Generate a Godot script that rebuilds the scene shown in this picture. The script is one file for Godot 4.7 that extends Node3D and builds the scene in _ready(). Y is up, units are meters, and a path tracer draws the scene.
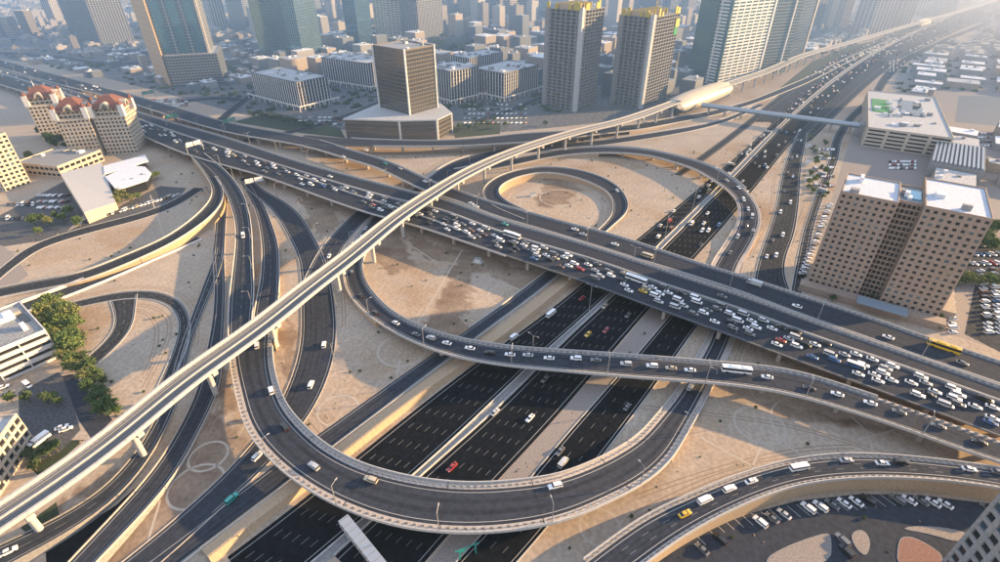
extends Node3D
# A motorway interchange in a desert city at low sun. Camera, air and light first, then ground and roads, then buildings, vehicles and small things.

const F := 520.0            # focal length in photograph pixels
const CAM_H := 160.0
const PITCH := 33.0
var cp := cos(deg_to_rad(PITCH))
var sp := sin(deg_to_rad(PITCH))
var rng := RandomNumberGenerator.new()
var M := {}
var used := {}
var tracks := {}            # sampled road edges by key
var ground_polys: Array = []

# ---------- photograph pixel + known height -> place
func U(px: float, py: float, h := 0.0) -> Vector3:
	var x := (px - 500.0) / F
	var y := -(py - 281.0) / F
	var d := Vector3(x, y * cp - sp, -cp - y * sp)
	return Vector3(0, CAM_H, 0) + d * ((h - CAM_H) / d.y)

# ---------- mesh builder
class MB:
	var v := PackedVector3Array()
	var n := PackedVector3Array()
	var c := PackedColorArray()
	var col := Color(1, 1, 1)
	var xf := Transform3D()
	func tri(a: Vector3, b: Vector3, d: Vector3) -> void:
		a = xf * a; b = xf * b; d = xf * d
		var m := (d - a).cross(b - a).normalized()
		v.append(a); v.append(b); v.append(d)
		n.append(m); n.append(m); n.append(m)
		c.append(col); c.append(col); c.append(col)
	func quad(a: Vector3, b: Vector3, d: Vector3, e: Vector3) -> void:
		tri(a, b, d); tri(a, d, e)
	func box(lo: Vector3, hi: Vector3) -> void:
		hexa([lo, Vector3(hi.x, lo.y, lo.z), Vector3(hi.x, lo.y, hi.z), Vector3(lo.x, lo.y, hi.z)], [Vector3(lo.x, hi.y, lo.z), Vector3(hi.x, hi.y, lo.z), hi, Vector3(lo.x, hi.y, hi.z)])
	func hexa(b: Array, t: Array) -> void:     # bottom and top rings, seen from above running x+ then z+
		var k := b.size()
		for i in k:
			var j := (i + 1) % k
			quad(b[i], b[j], t[j], t[i])
		for i in range(1, k - 1):
			tri(t[0], t[i], t[i + 1]); tri(b[0], b[i + 1], b[i])
	func prism(poly: PackedVector2Array, y0: float, y1: float) -> void:   # x,z outline
		var p := poly
		if Geometry2D.is_polygon_clockwise(p): p.reverse()
		for i in p.size():
			var a := p[i]
			var b := p[(i + 1) % p.size()]
			quad(Vector3(a.x, y0, a.y), Vector3(b.x, y0, b.y), Vector3(b.x, y1, b.y), Vector3(a.x, y1, a.y))
		cap(p, y1)
	func cap(p: PackedVector2Array, y: float) -> void:
		var ix := Geometry2D.triangulate_polygon(p)
		for i in range(0, ix.size(), 3):
			var a := Vector3(p[ix[i]].x, y, p[ix[i]].y)
			var b := Vector3(p[ix[i + 1]].x, y, p[ix[i + 1]].y)
			var d := Vector3(p[ix[i + 2]].x, y, p[ix[i + 2]].y)
			if (d - a).cross(b - a).y < 0.0: tri(a, d, b)
			else: tri(a, b, d)
	func cyl(a: Vector3, b: Vector3, r0: float, r1: float, k := 8) -> void:
		var ax := (b - a).normalized()
		var s := ax.cross(Vector3.RIGHT if absf(ax.x) < 0.8 else Vector3.UP).normalized()
		var t := ax.cross(s)
		for i in k:
			var p := TAU * i / k
			var q := TAU * (i + 1) / k
			var e := s * cos(p) + t * sin(p)
			var f := s * cos(q) + t * sin(q)
			quad(a + e * r0, a + f * r0, b + f * r1, b + e * r1)
			tri(b, b + e * r1, b + f * r1)
			tri(a, a + f * r0, a + e * r0)
	func mesh() -> ArrayMesh:
		var m := ArrayMesh.new()
		if v.is_empty(): return m
		var arr := []
		arr.resize(Mesh.ARRAY_MAX)
		arr[Mesh.ARRAY_VERTEX] = v; arr[Mesh.ARRAY_NORMAL] = n; arr[Mesh.ARRAY_COLOR] = c
		m.add_surface_from_arrays(Mesh.PRIMITIVE_TRIANGLES, arr)
		return m

func numbered(called: String) -> String:
	var k: int = used.get(called, 0)
	used[called] = k + 1
	return called if k == 0 else "%s_%03d" % [called, k]
func put(mesh: Mesh, called: String, m: Material, parent: Node = self) -> MeshInstance3D:
	var o := MeshInstance3D.new()
	o.mesh = mesh; o.material_override = m
	o.name = numbered(called) if parent == self else called
	parent.add_child(o, true)
	return o
func obj(mb: MB, called: String, m: Material, parent: Node = self) -> MeshInstance3D:
	return put(mb.mesh(), called, m, parent)
func tag(o: Node, label: String, category: String, group := "") -> Node:
	o.set_meta("label", label); o.set_meta("category", category)
	if group: o.set_meta("group", group)
	return o
func thing(called: String, label: String, category: String, at := Vector3.ZERO, turn := 0.0, group := "") -> Node3D:
	var o := Node3D.new()
	o.name = numbered(called)
	add_child(o); o.position = at; o.rotation.y = turn
	tag(o, label, category, group)
	return o
func struct(o: Node, label := "") -> Node:
	o.set_meta("kind", "structure")
	if label: o.set_meta("label", label)
	return o
func stuff(o: Node) -> Node:
	o.set_meta("kind", "stuff")
	return o

# ---------- materials
func lin(r: float, g: float, b: float) -> Color:
	return Color(r, g, b).linear_to_srgb()
func mat(key: String, c: Color, rough := 0.9, metal := 0.0) -> StandardMaterial3D:
	var m := StandardMaterial3D.new()
	m.albedo_color = c; m.roughness = rough; m.metallic = metal
	M[key] = m
	return m
func noise_tex(seed_: int, freq: float, lo: Color, hi: Color, octaves := 4, kind := FastNoiseLite.TYPE_SIMPLEX_SMOOTH) -> NoiseTexture2D:
	var nz := FastNoiseLite.new()
	nz.seed = seed_; nz.frequency = freq; nz.fractal_octaves = octaves; nz.noise_type = kind
	var g := Gradient.new()
	g.set_color(0, lo); g.set_color(1, hi)
	var t := NoiseTexture2D.new()
	t.width = 512; t.height = 512; t.seamless = true; t.noise = nz; t.color_ramp = g
	return t
func grained(key: String, c: Color, rough: float, seed_: int, scale: float, amount := 0.12, freq := 0.02) -> StandardMaterial3D:
	var m := mat(key, c, rough)
	m.albedo_texture = noise_tex(seed_, freq, Color(1, 1, 1).darkened(amount * 2.0), Color(1, 1, 1))
	m.uv1_triplanar = true; m.uv1_world_triplanar = true
	m.uv1_scale = Vector3.ONE * scale
	return m

func make_materials() -> void:
	var m := grained("sand", Color(1, 1, 1), 0.95, 3, 1.0 / 24.0, 0.09, 0.02)
	m.vertex_color_use_as_albedo = true
	grained("asphalt", lin(0.047, 0.053, 0.068), 0.85, 11, 1.0 / 30.0, 0.1)
	grained("asphalt_old", lin(0.062, 0.066, 0.074), 0.85, 12, 1.0 / 26.0, 0.2)
	grained("asphalt_new", lin(0.009, 0.011, 0.016), 0.75, 13, 1.0 / 34.0, 0.22)
	for k in ["asphalt", "asphalt_old", "asphalt_new"]:
		M[k].metallic_specular = 0.18
		M[k].vertex_color_use_as_albedo = true
	M["sand"].metallic_specular = 0.2
	mat("joint", lin(0.012, 0.012, 0.013), 0.9)
	grained("track_sand", lin(0.34, 0.245, 0.165), 0.95, 25, 1.0 / 5.0, 0.15)
	grained("concrete", lin(0.45, 0.40, 0.36), 0.9, 14, 1.0 / 14.0, 0.1)
	grained("concrete_pale", lin(0.47, 0.46, 0.445), 0.9, 15, 1.0 / 16.0, 0.08)
	grained("concrete_tan", lin(0.46, 0.34, 0.22), 0.9, 16, 1.0 / 12.0, 0.1)
	grained("raw_concrete", lin(0.33, 0.32, 0.31), 0.9, 28, 1.0 / 12.0, 0.18)
	grained("concrete_gray", lin(0.30, 0.29, 0.28), 0.9, 17, 1.0 / 12.0, 0.14)
	grained("track_bed", lin(0.21, 0.20, 0.19), 0.95, 18, 1.0 / 6.0, 0.2)
	grained("paving", lin(0.30, 0.255, 0.225), 0.9, 19, 1.0 / 9.0, 0.12)
	grained("paving_dark", lin(0.21, 0.18, 0.18), 0.9, 26, 1.0 / 9.0, 0.12)
	grained("paving_pink", lin(0.26, 0.13, 0.10), 0.9, 20, 1.0 / 9.0, 0.12)
	grained("earth", lin(0.20, 0.145, 0.10), 0.95, 21, 1.0 / 18.0, 0.2)
	grained("grass", lin(0.06, 0.085, 0.03), 0.95, 22, 1.0 / 7.0, 0.3)
	grained("city_ground", lin(0.15, 0.155, 0.16), 0.9, 24, 1.0 / 60.0, 0.2)
	grained("path", lin(0.51, 0.43, 0.345), 0.95, 23, 1.0 / 7.0, 0.12)
	mat("line", lin(0.34, 0.34, 0.33), 0.8)
	grained("lot", lin(0.105, 0.105, 0.11), 0.9, 27, 1.0 / 15.0, 0.2)
	mat("dash", lin(0.19, 0.19, 0.188), 0.8)
	mat("line_yellow", lin(0.55, 0.40, 0.08), 0.8)
	mat("rail", lin(0.55, 0.56, 0.58), 0.5, 0.6)
	mat("steel", lin(0.30, 0.31, 0.32), 0.5, 0.5)

	# buildings
	mat("glass_blue", lin(0.13, 0.20, 0.27), 0.1, 0.7)
	mat("glass_green", lin(0.12, 0.20, 0.19), 0.1, 0.7)
	mat("glass_dark", lin(0.030, 0.034, 0.040), 0.15, 0.4)
	mat("glass_bronze", lin(0.17, 0.165, 0.155), 0.12, 0.7)
	mat("glass_teal", lin(0.08, 0.20, 0.28), 0.07, 0.75)
	grained("white_paint", lin(0.66, 0.64, 0.61), 0.8, 31, 1.0 / 20.0, 0.07)
	grained("cream_paint", lin(0.54, 0.465, 0.375), 0.85, 32, 1.0 / 20.0, 0.09)
	grained("hotel_wall", lin(0.36, 0.275, 0.215), 0.85, 33, 1.0 / 16.0, 0.1)
	grained("hotel_dark", lin(0.075, 0.052, 0.040), 0.85, 34, 1.0 / 16.0, 0.15)
	grained("gray_wall", lin(0.30, 0.30, 0.30), 0.85, 35, 1.0 / 20.0, 0.1)
	grained("slate_wall", lin(0.14, 0.16, 0.18), 0.8, 36, 1.0 / 20.0, 0.1)
	grained("beige_wall", lin(0.42, 0.35, 0.27), 0.85, 37, 1.0 / 20.0, 0.1)
	grained("town_wall", lin(0.34, 0.29, 0.24), 0.85, 45, 1.0 / 20.0, 0.1)
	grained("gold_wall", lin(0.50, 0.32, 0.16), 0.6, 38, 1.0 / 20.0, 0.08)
	grained("roof_pale", lin(0.52, 0.52, 0.52), 0.9, 39, 1.0 / 24.0, 0.14)
	grained("roof_gray", lin(0.33, 0.34, 0.35), 0.9, 40, 1.0 / 18.0, 0.16)
	grained("roof_white", lin(0.68, 0.69, 0.71), 0.8, 41, 1.0 / 24.0, 0.06)
	grained("roof_sky_tint", lin(0.50, 0.54, 0.60), 0.8, 46, 1.0 / 24.0, 0.06)  # blue of the sky light put into the roof colour
	grained("roof_red", lin(0.22, 0.085, 0.06), 0.85, 42, 1.0 / 5.0, 0.18)
	grained("yellow_form", lin(0.55, 0.42, 0.04), 0.7, 43, 1.0 / 5.0, 0.15)
	grained("bronze_band", lin(0.13, 0.105, 0.085), 0.5, 44, 1.0 / 12.0, 0.1)
	mat("green_sign", lin(0.01, 0.20, 0.13), 0.5)
	mat("teal_paint", lin(0.02, 0.22, 0.18), 0.5)
	mat("pool", lin(0.10, 0.32, 0.42), 0.1)
	mat("turf", lin(0.03, 0.20, 0.06), 0.9)
	mat("blue_roof", lin(0.20, 0.25, 0.30), 0.5)
	mat("shell", lin(0.50, 0.42, 0.31), 0.5, 0.0)
	mat("metal_gray", lin(0.30, 0.33, 0.36), 0.45, 0.4)
	mat("bark", lin(0.10, 0.075, 0.05), 0.9)
	for k in 4:
		var lm := mat("leaf%d" % k, [lin(0.06, 0.10, 0.025), lin(0.085, 0.125, 0.03), lin(0.05, 0.08, 0.024), lin(0.14, 0.15, 0.045)][k], 0.8)
		lm.backlight_enabled = true; lm.backlight = lin(0.03, 0.045, 0.01)
	# vehicles
	for q in [["white", 0.74, 0.74, 0.73], ["silver", 0.42, 0.43, 0.44], ["grey", 0.13, 0.135, 0.14], ["black", 0.012, 0.012, 0.014], ["red", 0.30, 0.02, 0.02], ["blue", 0.03, 0.10, 0.25], ["beige", 0.45, 0.38, 0.27], ["yellow", 0.62, 0.38, 0.02], ["teal", 0.02, 0.28, 0.24], ["brown", 0.12, 0.06, 0.03]]:
		var pm := mat("car_" + q[0], lin(q[1], q[2], q[3]), 0.35, 0.0)
		pm.clearcoat_enabled = true; pm.clearcoat = 0.7; pm.clearcoat_roughness = 0.1
	mat("car_glass", lin(0.012, 0.014, 0.017), 0.08)
	mat("tyre", lin(0.015, 0.015, 0.015), 0.9)
	mat("lamp_clear", lin(0.7, 0.7, 0.68), 0.2)
	mat("lamp_red", lin(0.35, 0.01, 0.01), 0.3)

# ---------- roads
func spline(px: Array, hs: Array, k: int) -> PackedVector3Array:   # pixel edge + heights by fraction -> k places, evenly spaced
	var cum := [0.0]
	for i in range(1, px.size()):
		cum.append(cum[-1] + Vector2(px[i][0] - px[i - 1][0], px[i][1] - px[i - 1][1]).length())
	var pts := PackedVector3Array()
	for i in px.size():
		var f: float = cum[i] / cum[-1]
		var h: float = hs[-1][1]
		for j in range(1, hs.size()):
			if f <= hs[j][0]:
				h = lerpf(hs[j - 1][1], hs[j][1], (f - hs[j - 1][0]) / (hs[j][0] - hs[j - 1][0]))
				break
		pts.append(U(px[i][0], px[i][1], h))
	var fine := PackedVector3Array()
	for i in pts.size() - 1:
		var a := pts[maxi(i - 1, 0)]
		var d := pts[mini(i + 2, pts.size() - 1)]
		var b := pts[i]
		var e := pts[i + 1]
		if i == 0: a = b * 2.0 - e
		if i == pts.size() - 2: d = e * 2.0 - b
		var t1 := b.distance_to(e)
		for q in 12:
			fine.append(b.cubic_interpolate_in_time(e, a, d, q / 12.0, t1, -a.distance_to(b), t1 + e.distance_to(d)))
	fine.append(pts[-1])
	return even(fine, k)
func even(p: PackedVector3Array, k: int) -> PackedVector3Array:
	var cum := PackedFloat32Array([0.0])
	for i in range(1, p.size()): cum.append(cum[-1] + p[i].distance_to(p[i - 1]))
	var out := PackedVector3Array()
	var j := 0
	for i in k:
		var s := cum[-1] * i / (k - 1)
		while j < p.size() - 2 and cum[j + 1] < s: j += 1
		out.append(p[j].lerp(p[j + 1], clampf((s - cum[j]) / maxf(cum[j + 1] - cum[j], 1e-6), 0, 1)))
	return out
func smooth(p: PackedVector3Array, times: int) -> PackedVector3Array:
	for q in times:
		var o := p.duplicate()
		for i in range(1, p.size() - 1): o[i] = p[i - 1] * 0.25 + p[i] * 0.5 + p[i + 1] * 0.25
		p = o
	return p
class Track:
	var c: PackedVector3Array      # centre
	var s: PackedVector3Array      # unit sideways, towards the second edge
	var w: PackedFloat32Array      # half width
	var step: float
	func at(i: float, off: float, up := 0.0) -> Vector3:
		var j := clampi(int(i), 0, c.size() - 2)
		var f := clampf(i - j, 0, 1)
		return c[j].lerp(c[j + 1], f) + s[j].lerp(s[j + 1], f) * off + Vector3(0, up, 0)
	func half(i: float) -> float:
		return w[clampi(int(i), 0, w.size() - 1)]
	func dir(i: float) -> Vector3:
		var j := clampi(int(i), 0, c.size() - 2)
		return (c[j + 1] - c[j]).normalized()

func track(key: String, a: Array, b: Array, hs: Array, smoothing := 6) -> Track:
	var rough := spline(a, hs, 40)
	var total := 0.0
	for i in 39: total += rough[i].distance_to(rough[i + 1])
	var k := clampi(int(total / 4.0), 8, 500)
	var l := spline(a, hs, k)
	var r := spline(b, hs, k)
	var t := Track.new()
	t.c = PackedVector3Array()
	for i in k: t.c.append((l[i] + r[i]) * 0.5)
	t.c = smooth(t.c, smoothing)
	t.s.resize(k); t.w.resize(k)
	for i in k:
		var d := t.c[mini(i + 1, k - 1)] - t.c[maxi(i - 1, 0)]
		d.y = 0
		var side := d.normalized().cross(Vector3.UP)
		if side.dot(r[i] - l[i]) < 0: side = -side
		t.s[i] = side
		t.w[i] = side.dot(r[i] - l[i]) * 0.5
	for q in smoothing * 3:
		var o := t.w.duplicate()
		for i in range(1, k - 1): o[i] = t.w[i - 1] * 0.25 + t.w[i] * 0.5 + t.w[i + 1] * 0.25
		t.w = o
	t.step = total / k
	tracks[key] = t
	return t
# a rail of rectangular section swept along the track at sideways fraction f (of the half width) + off metres
func sweep(mb: MB, t: Track, i0: int, i1: int, f: float, off0: float, off1: float, y0: float, y1: float, to_ground := false) -> void:
	for i in range(i0, i1):
		var a0 := t.at(i, f * t.w[i] + off0)
		var a1 := t.at(i, f * t.w[i] + off1)
		var b0 := t.at(i + 1, f * t.w[i + 1] + off0)
		var b1 := t.at(i + 1, f * t.w[i + 1] + off1)
		var up := Vector3(0, y1, 0)
		var da := Vector3(0, y0 if not to_ground else -a0.y, 0)
		var db := Vector3(0, y0 if not to_ground else -b0.y, 0)
		mb.quad(a0 + up, b0 + up, b1 + up, a1 + up)
		mb.quad(a0 + da, b0 + db, b0 + up, a0 + up)
		mb.quad(b1 + db, a1 + da, a1 + up, b1 + up)
		mb.quad(a1 + da, b1 + db, b0 + db, a0 + da)
		if i == i0: mb.quad(a1 + da, a0 + da, a0 + up, a1 + up)
		if i == i1 - 1: mb.quad(b0 + db, b1 + db, b1 + up, b0 + up)
func ribbon(mb: MB, t: Track, i0: int, i1: int, f0: float, o0: float, f1: float, o1: float, up: float) -> void:
	for i in range(i0, i1):
		mb.quad(t.at(i, f0 * t.w[i] + o0, up), t.at(i, f1 * t.w[i] + o1, up), t.at(i + 1, f1 * t.w[i + 1] + o1, up), t.at(i + 1, f0 * t.w[i + 1] + o0, up))

# opt: lanes, deck (bool elevated), skirt, wall (parapet height), la/ra = [from,to] fractions with parapet, mat, lift, piers
func road(called: String, key: String, a: Array, b: Array, hs: Array, opt: Dictionary) -> Node3D:
	var t := track(key, a, b, hs, opt.get("smooth", 6))
	var k := t.c.size()
	var root := Node3D.new()
	root.name = numbered(called)
	add_child(root)
	var lift: float = opt.get("lift", 0.0)
	if opt.has("label"): tag(root, opt.label, opt.get("category", "flyover"))
	else: struct(root)
	if lift > 0.0:
		for i in k: t.c[i].y += lift
	# surface in strips: polished wheel paths, oil-dark lane middles, dusty edges
	var mb := MB.new()
	var ln: int = maxi(1, opt.get("lanes", 2))
	var cuts := [-1.0, -0.93]
	var tones := [1.5]
	for li in ln:
		var a0 := -0.93 + 1.86 * li / ln; var dl := 1.86 / ln
		for e in [[0.14, 1.08], [0.34, 0.8], [0.66, 1.12], [0.86, 0.8], [1.0, 1.08]]:
			cuts.append(a0 + dl * e[0]); tones.append(e[1] * rng.randf_range(0.9, 1.12))
	cuts.append(1.0); tones.append(1.5)
	var pale_from := []
	for o in opt.get("haze_paled", []): pale_from.append([frac_at(key, o[0], o[1]) * k, o[2]])  # paler steps along the track: partly aged asphalt, partly haze painted into the colour
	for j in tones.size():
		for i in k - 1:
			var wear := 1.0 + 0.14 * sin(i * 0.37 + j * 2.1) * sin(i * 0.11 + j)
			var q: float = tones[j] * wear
			for pale_step in pale_from:
				if i > pale_step[0]: q = tones[j] * wear * pale_step[1]
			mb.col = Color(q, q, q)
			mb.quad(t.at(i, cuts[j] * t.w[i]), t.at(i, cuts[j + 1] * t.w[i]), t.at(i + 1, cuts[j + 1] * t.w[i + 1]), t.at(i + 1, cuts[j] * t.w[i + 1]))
	mb.col = Color(1, 1, 1)
	if opt.get("deck", false) and not opt.get("skirt", false):
		var jm := MB.new()
		for i in range(4, k - 4, 8):
			if t.c[i].y < 3.0: continue
			jm.quad(t.at(i, -t.w[i], 0.009), t.at(i, t.w[i], 0.009), t.at(i + 0.09, t.half(i), 0.009), t.at(i + 0.09, -t.half(i), 0.009))
		if not jm.v.is_empty(): stuff(obj(jm, "expansion_joints", M["joint"], root))
	obj(mb, "road_surface", M[opt.get("mat", "asphalt")], root)
	# polygon for keeping piers off roads
	if not opt.get("deck", false):
		var poly := PackedVector2Array()
		for i in range(0, k, 2): poly.append(Vector2(t.at(i, -t.w[i] - 1).x, t.at(i, -t.w[i] - 1).z))
		for i in range(k - 1, -1, -2): poly.append(Vector2(t.at(i, t.w[i] + 1).x, t.at(i, t.w[i] + 1).z))
		ground_polys.append(poly)
	var wall: float = opt.get("wall", 0.0)
	var wm: Material = M[opt.get("wall_mat", "concrete_pale")]
	if opt.get("deck", false):
		var body := MB.new()
		for i in range(0, k - 1):
			for sgn in [-1.0, 1.0]:
				var w0: float = sgn * (t.w[i] + 0.02)
				var w1: float = sgn * (t.w[i + 1] + 0.02)
				var h0 := t.c[i].y
				var h1 := t.c[i + 1].y
				var skirt: bool = opt.get("skirt", false) or (h0 < 3.6 and h1 < 3.6)
				var d0 := minf(1.3, h0) if not skirt else h0
				var d1 := minf(1.3, h1) if not skirt else h1
				var p0 := t.at(i, w0, -0.01); var p1 := t.at(i + 1, w1, -0.01)
				var q0 := t.at(i, w0 if skirt else w0 * 0.86, -d0); var q1 := t.at(i + 1, w1 if skirt else w1 * 0.86, -d1)
				if sgn < 0: body.quad(q0, q1, p1, p0)
				else: body.quad(q1, q0, p0, p1)
			var e := -minf(1.3, t.c[i].y)
			var e1 := -minf(1.3, t.c[i + 1].y)
			body.quad(t.at(i, -t.w[i] * 0.86, e), t.at(i + 1, -t.w[i + 1] * 0.86, e1), t.at(i + 1, t.w[i + 1] * 0.86, e1), t.at(i, t.w[i] * 0.86, e))
		obj(body, "deck", M[opt.get("deck_mat", "concrete_tan")], root)
		var gap: float = opt.get("piers", 26.0)
		var next := gap * 0.5
		var run := 0.0
		for i in range(1, k - 1):
			run += t.c[i].distance_to(t.c[i - 1])
			if run < next or t.c[i].y < 4.4 or gap <= 0: continue
			next = run + gap
			var spots := [0.0] if t.w[i] < 9.0 else [-0.5, 0.5]
			for f in spots:
				var at := t.at(i, f * t.w[i])
				var clear := true
				for poly in ground_polys:
					if Geometry2D.is_point_in_polygon(Vector2(at.x, at.z), poly): clear = false
				if not clear: continue
				var pm := MB.new()
				var turn := atan2(-t.s[i].z, t.s[i].x)
				pm.xf = Transform3D(Basis(Vector3.UP, turn), Vector3(at.x, 0, at.z))
				var top := at.y - 1.3
				var hw := minf(t.w[i] * 0.55, 4.0)
				pm.hexa([Vector3(-1.0, 0, -0.8), Vector3(1.0, 0, -0.8), Vector3(1.0, 0, 0.8), Vector3(-1.0, 0, 0.8)], [Vector3(-1.0, top - 1.6, -0.8), Vector3(1.0, top - 1.6, -0.8), Vector3(1.0, top - 1.6, 0.8), Vector3(-1.0, top - 1.6, 0.8)])
				pm.hexa([Vector3(-1.0, top - 1.6, -0.8), Vector3(1.0, top - 1.6, -0.8), Vector3(1.0, top - 1.6, 0.8), Vector3(-1.0, top - 1.6, 0.8)], [Vector3(-hw, top, -0.9), Vector3(hw, top, -0.9), Vector3(hw, top, 0.9), Vector3(-hw, top, 0.9)])
				obj(pm, "pier", M["concrete"], root)
	if wall > 0.0:
		for side in [["la", -1.0], ["ra", 1.0]]:
			var spans: Array = opt.get(side[0], [[0.0, 1.0]])
			for span in spans:
				var pb := MB.new()
				var sg: float = side[1]
				var i0 := int(span[0] * (k - 1)); var i1 := int(span[1] * (k - 1))
				if i1 - i0 < 2: continue
				sweep(pb, t, i0, i1, sg, minf(0.03 * sg, 0.38 * sg), maxf(0.03 * sg, 0.38 * sg), -0.35 if opt.get("deck", false) else -0.05, wall)
				obj(pb, "parapet" if opt.get("deck", false) else "kerb", wm, root)
	var strip: float = opt.get("strip", 0.0)
	if strip > 0.0:
		for sg in [-1.0, 1.0]:
			var sb := MB.new()
			ribbon(sb, t, 0, k - 1, sg, -sg * strip, sg, 0.0, 0.006)
			obj(sb, "verge_strip", M["concrete"], root)
			var pb2 := MB.new()
			var run2 := 1.0
			while run2 < (k - 1) * t.step - 2.0:
				var i := run2 / t.step
				var at := t.at(i, sg * (t.half(i) - strip * 0.55), 0.0)
				if not (t.c[int(i)].y < 1.0):
					pb2.xf = Transform3D(Basis(Vector3.UP, atan2(-t.s[int(i)].z, t.s[int(i)].x)), at)
					pb2.box(Vector3(-0.14, 0.0, -0.55), Vector3(0.14, 0.55, 0.55))
				run2 += 2.6
			if not pb2.v.is_empty(): stuff(obj(pb2, "guard_posts", M["concrete_gray"], root))
	# painted lines
	var lanes: int = opt.get("lanes", 2)
	var sh: float = opt.get("shoulder", 1.1)
	for sg in [-1.0, 1.0]:
		var lb := MB.new()
		ribbon(lb, t, 0, k - 1, sg, -sg * sh - 0.1, sg, -sg * sh + 0.1, 0.012)
		obj(lb, "edge_line", M["line"], root)
	if lanes > 1:
		var db := MB.new()
		for li in range(1, lanes):
			var fr := -1.0 + 2.0 * li / lanes
			var s := 2.0 + li * 1.3
			var len_i := 2.8 / t.step
			while s < (k - 1) * t.step - 6:
				var i := s / t.step
				if t.c[clampi(int(i), 0, k - 1)].length() > 400.0: break
				var wA := fr * (t.half(i) - sh); var wB := fr * (t.half(i + len_i) - sh)
				db.quad(t.at(i, wA - 0.07, 0.012), t.at(i, wA + 0.07, 0.012), t.at(i + len_i, wB + 0.07, 0.012), t.at(i + len_i, wB - 0.07, 0.012))
				s += 9.0
		stuff(obj(db, "lane_dashes", M[opt.get("dash", "dash")], root))
	return root

func frac_at(key: String, px: float, py: float, h := 0.0) -> float:
	var t: Track = tracks[key]
	var p := U(px, py, h)
	var best := 0; var bd := 1e12
	for i in t.c.size():
		var dd := t.c[i].distance_squared_to(p)
		if dd < bd:
			bd = dd; best = i
	return float(best) / (t.c.size() - 1)
func sheet(called: String, px: Array, m: Material, up: float, label := "") -> MeshInstance3D:
	var p := PackedVector2Array()
	for q in px:
		var w := U(q[0], q[1], 0)
		p.append(Vector2(w.x, w.z))
	var mb := MB.new()
	mb.cap(p, up)
	var o := obj(mb, called, m)
	struct(o, label)
	return o

# ---------- ground
func axis(lo: float, hi: float, step: float, far: float) -> PackedFloat32Array:
	var a := PackedFloat32Array()
	var x := lo
	while x <= hi:
		a.append(x); x += step
	var s := step
	var y := hi
	while y < far:
		s *= 1.35; y += s; a.append(minf(y, far))
	s = step; y = lo
	var b := PackedFloat32Array()
	while y > -far:
		s *= 1.35; y -= s; b.append(maxf(y, -far))
	b.reverse()
	b.append_array(a)
	return b
func make_ground() -> void:
	var xs := axis(-330, 300, 2.2, 7000)
	var zs := axis(-520, -70, 2.2, 7000)
	var n1 := FastNoiseLite.new(); n1.seed = 5; n1.frequency = 0.012; n1.fractal_octaves = 5
	var n2 := FastNoiseLite.new(); n2.seed = 8; n2.frequency = 0.045; n2.fractal_octaves = 4
	var tan_ := Vector3(0.42, 0.32, 0.228)
	var pale := Vector3(0.475, 0.39, 0.305)
	var gray := Vector3(0.40, 0.33, 0.265)
	var brown := Vector3(0.30, 0.195, 0.115)
	var soils := []
	for q in [[[378, 241], [397, 232], [415, 258], [394, 276], [374, 262]], [[421, 330], [440, 300], [460, 256], [482, 262], [468, 300], [466, 330], [445, 336]], [[545, 176], [556, 174], [580, 190], [570, 202], [548, 208], [534, 200]], [[150, 505], [184, 436], [226, 415], [250, 450], [214, 492], [130, 562], [100, 562]], [[120, 462], [60, 505], [56, 520], [110, 480]], [[280, 320], [274, 360], [288, 392], [300, 340]], [[222, 345], [226, 372], [240, 410], [226, 420], [212, 390]], [[250, 240], [262, 300], [254, 330], [248, 300]], [[292, 196], [330, 205], [345, 225], [318, 240]], [[405, 236], [500, 258], [548, 276], [520, 288], [470, 270], [420, 250]], [[740, 400], [900, 432], [860, 436], [760, 415]]]:
		var poly := PackedVector2Array()
		for e in q:
			var w2 := U(e[0], e[1]); poly.append(Vector2(w2.x, w2.z))
		soils.append(poly)
	var soil := Vector3(0.215, 0.15, 0.105)
	var v := PackedVector3Array(); var c := PackedColorArray(); var nn := PackedVector3Array(); var ix := PackedInt32Array()
	for z in zs:
		for x in xs:
			v.append(Vector3(x, 0, z)); nn.append(Vector3.UP)
			var a := n1.get_noise_2d(x, z); var b := n2.get_noise_2d(x + 300, z * 1.4)
			var q := tan_.lerp(pale, clampf(0.5 + a * 1.3, 0, 1)).lerp(gray, clampf(b * 1.0 + 0.2, 0, 0.6)).lerp(brown, clampf(-a * 1.2 - 0.25 - b * 0.4, 0, 0.55))
			if absf(x) < 260 and z > -480 and z < -60:
				var sp2 := Vector2(x + b * 9.0, z + a * 9.0)
				for poly in soils:
					if Geometry2D.is_point_in_polygon(sp2, poly): q = q.lerp(soil, 0.72 + b * 0.5)
			c.append(Color(q.x, q.y, q.z))
	var w := xs.size()
	for j in zs.size() - 1:
		for i in w - 1:
			var o := j * w + i
			ix.append_array(PackedInt32Array([o, o + 1, o + w + 1, o, o + w + 1, o + w]))
	var arr := []; arr.resize(Mesh.ARRAY_MAX)
	arr[Mesh.ARRAY_VERTEX] = v; arr[Mesh.ARRAY_NORMAL] = nn; arr[Mesh.ARRAY_COLOR] = c; arr[Mesh.ARRAY_INDEX] = ix
	var m := ArrayMesh.new()
	m.add_surface_from_arrays(Mesh.PRIMITIVE_TRIANGLES, arr)
	struct(put(m, "ground", M["sand"]), "dry sandy desert ground under the whole interchange")

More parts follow.
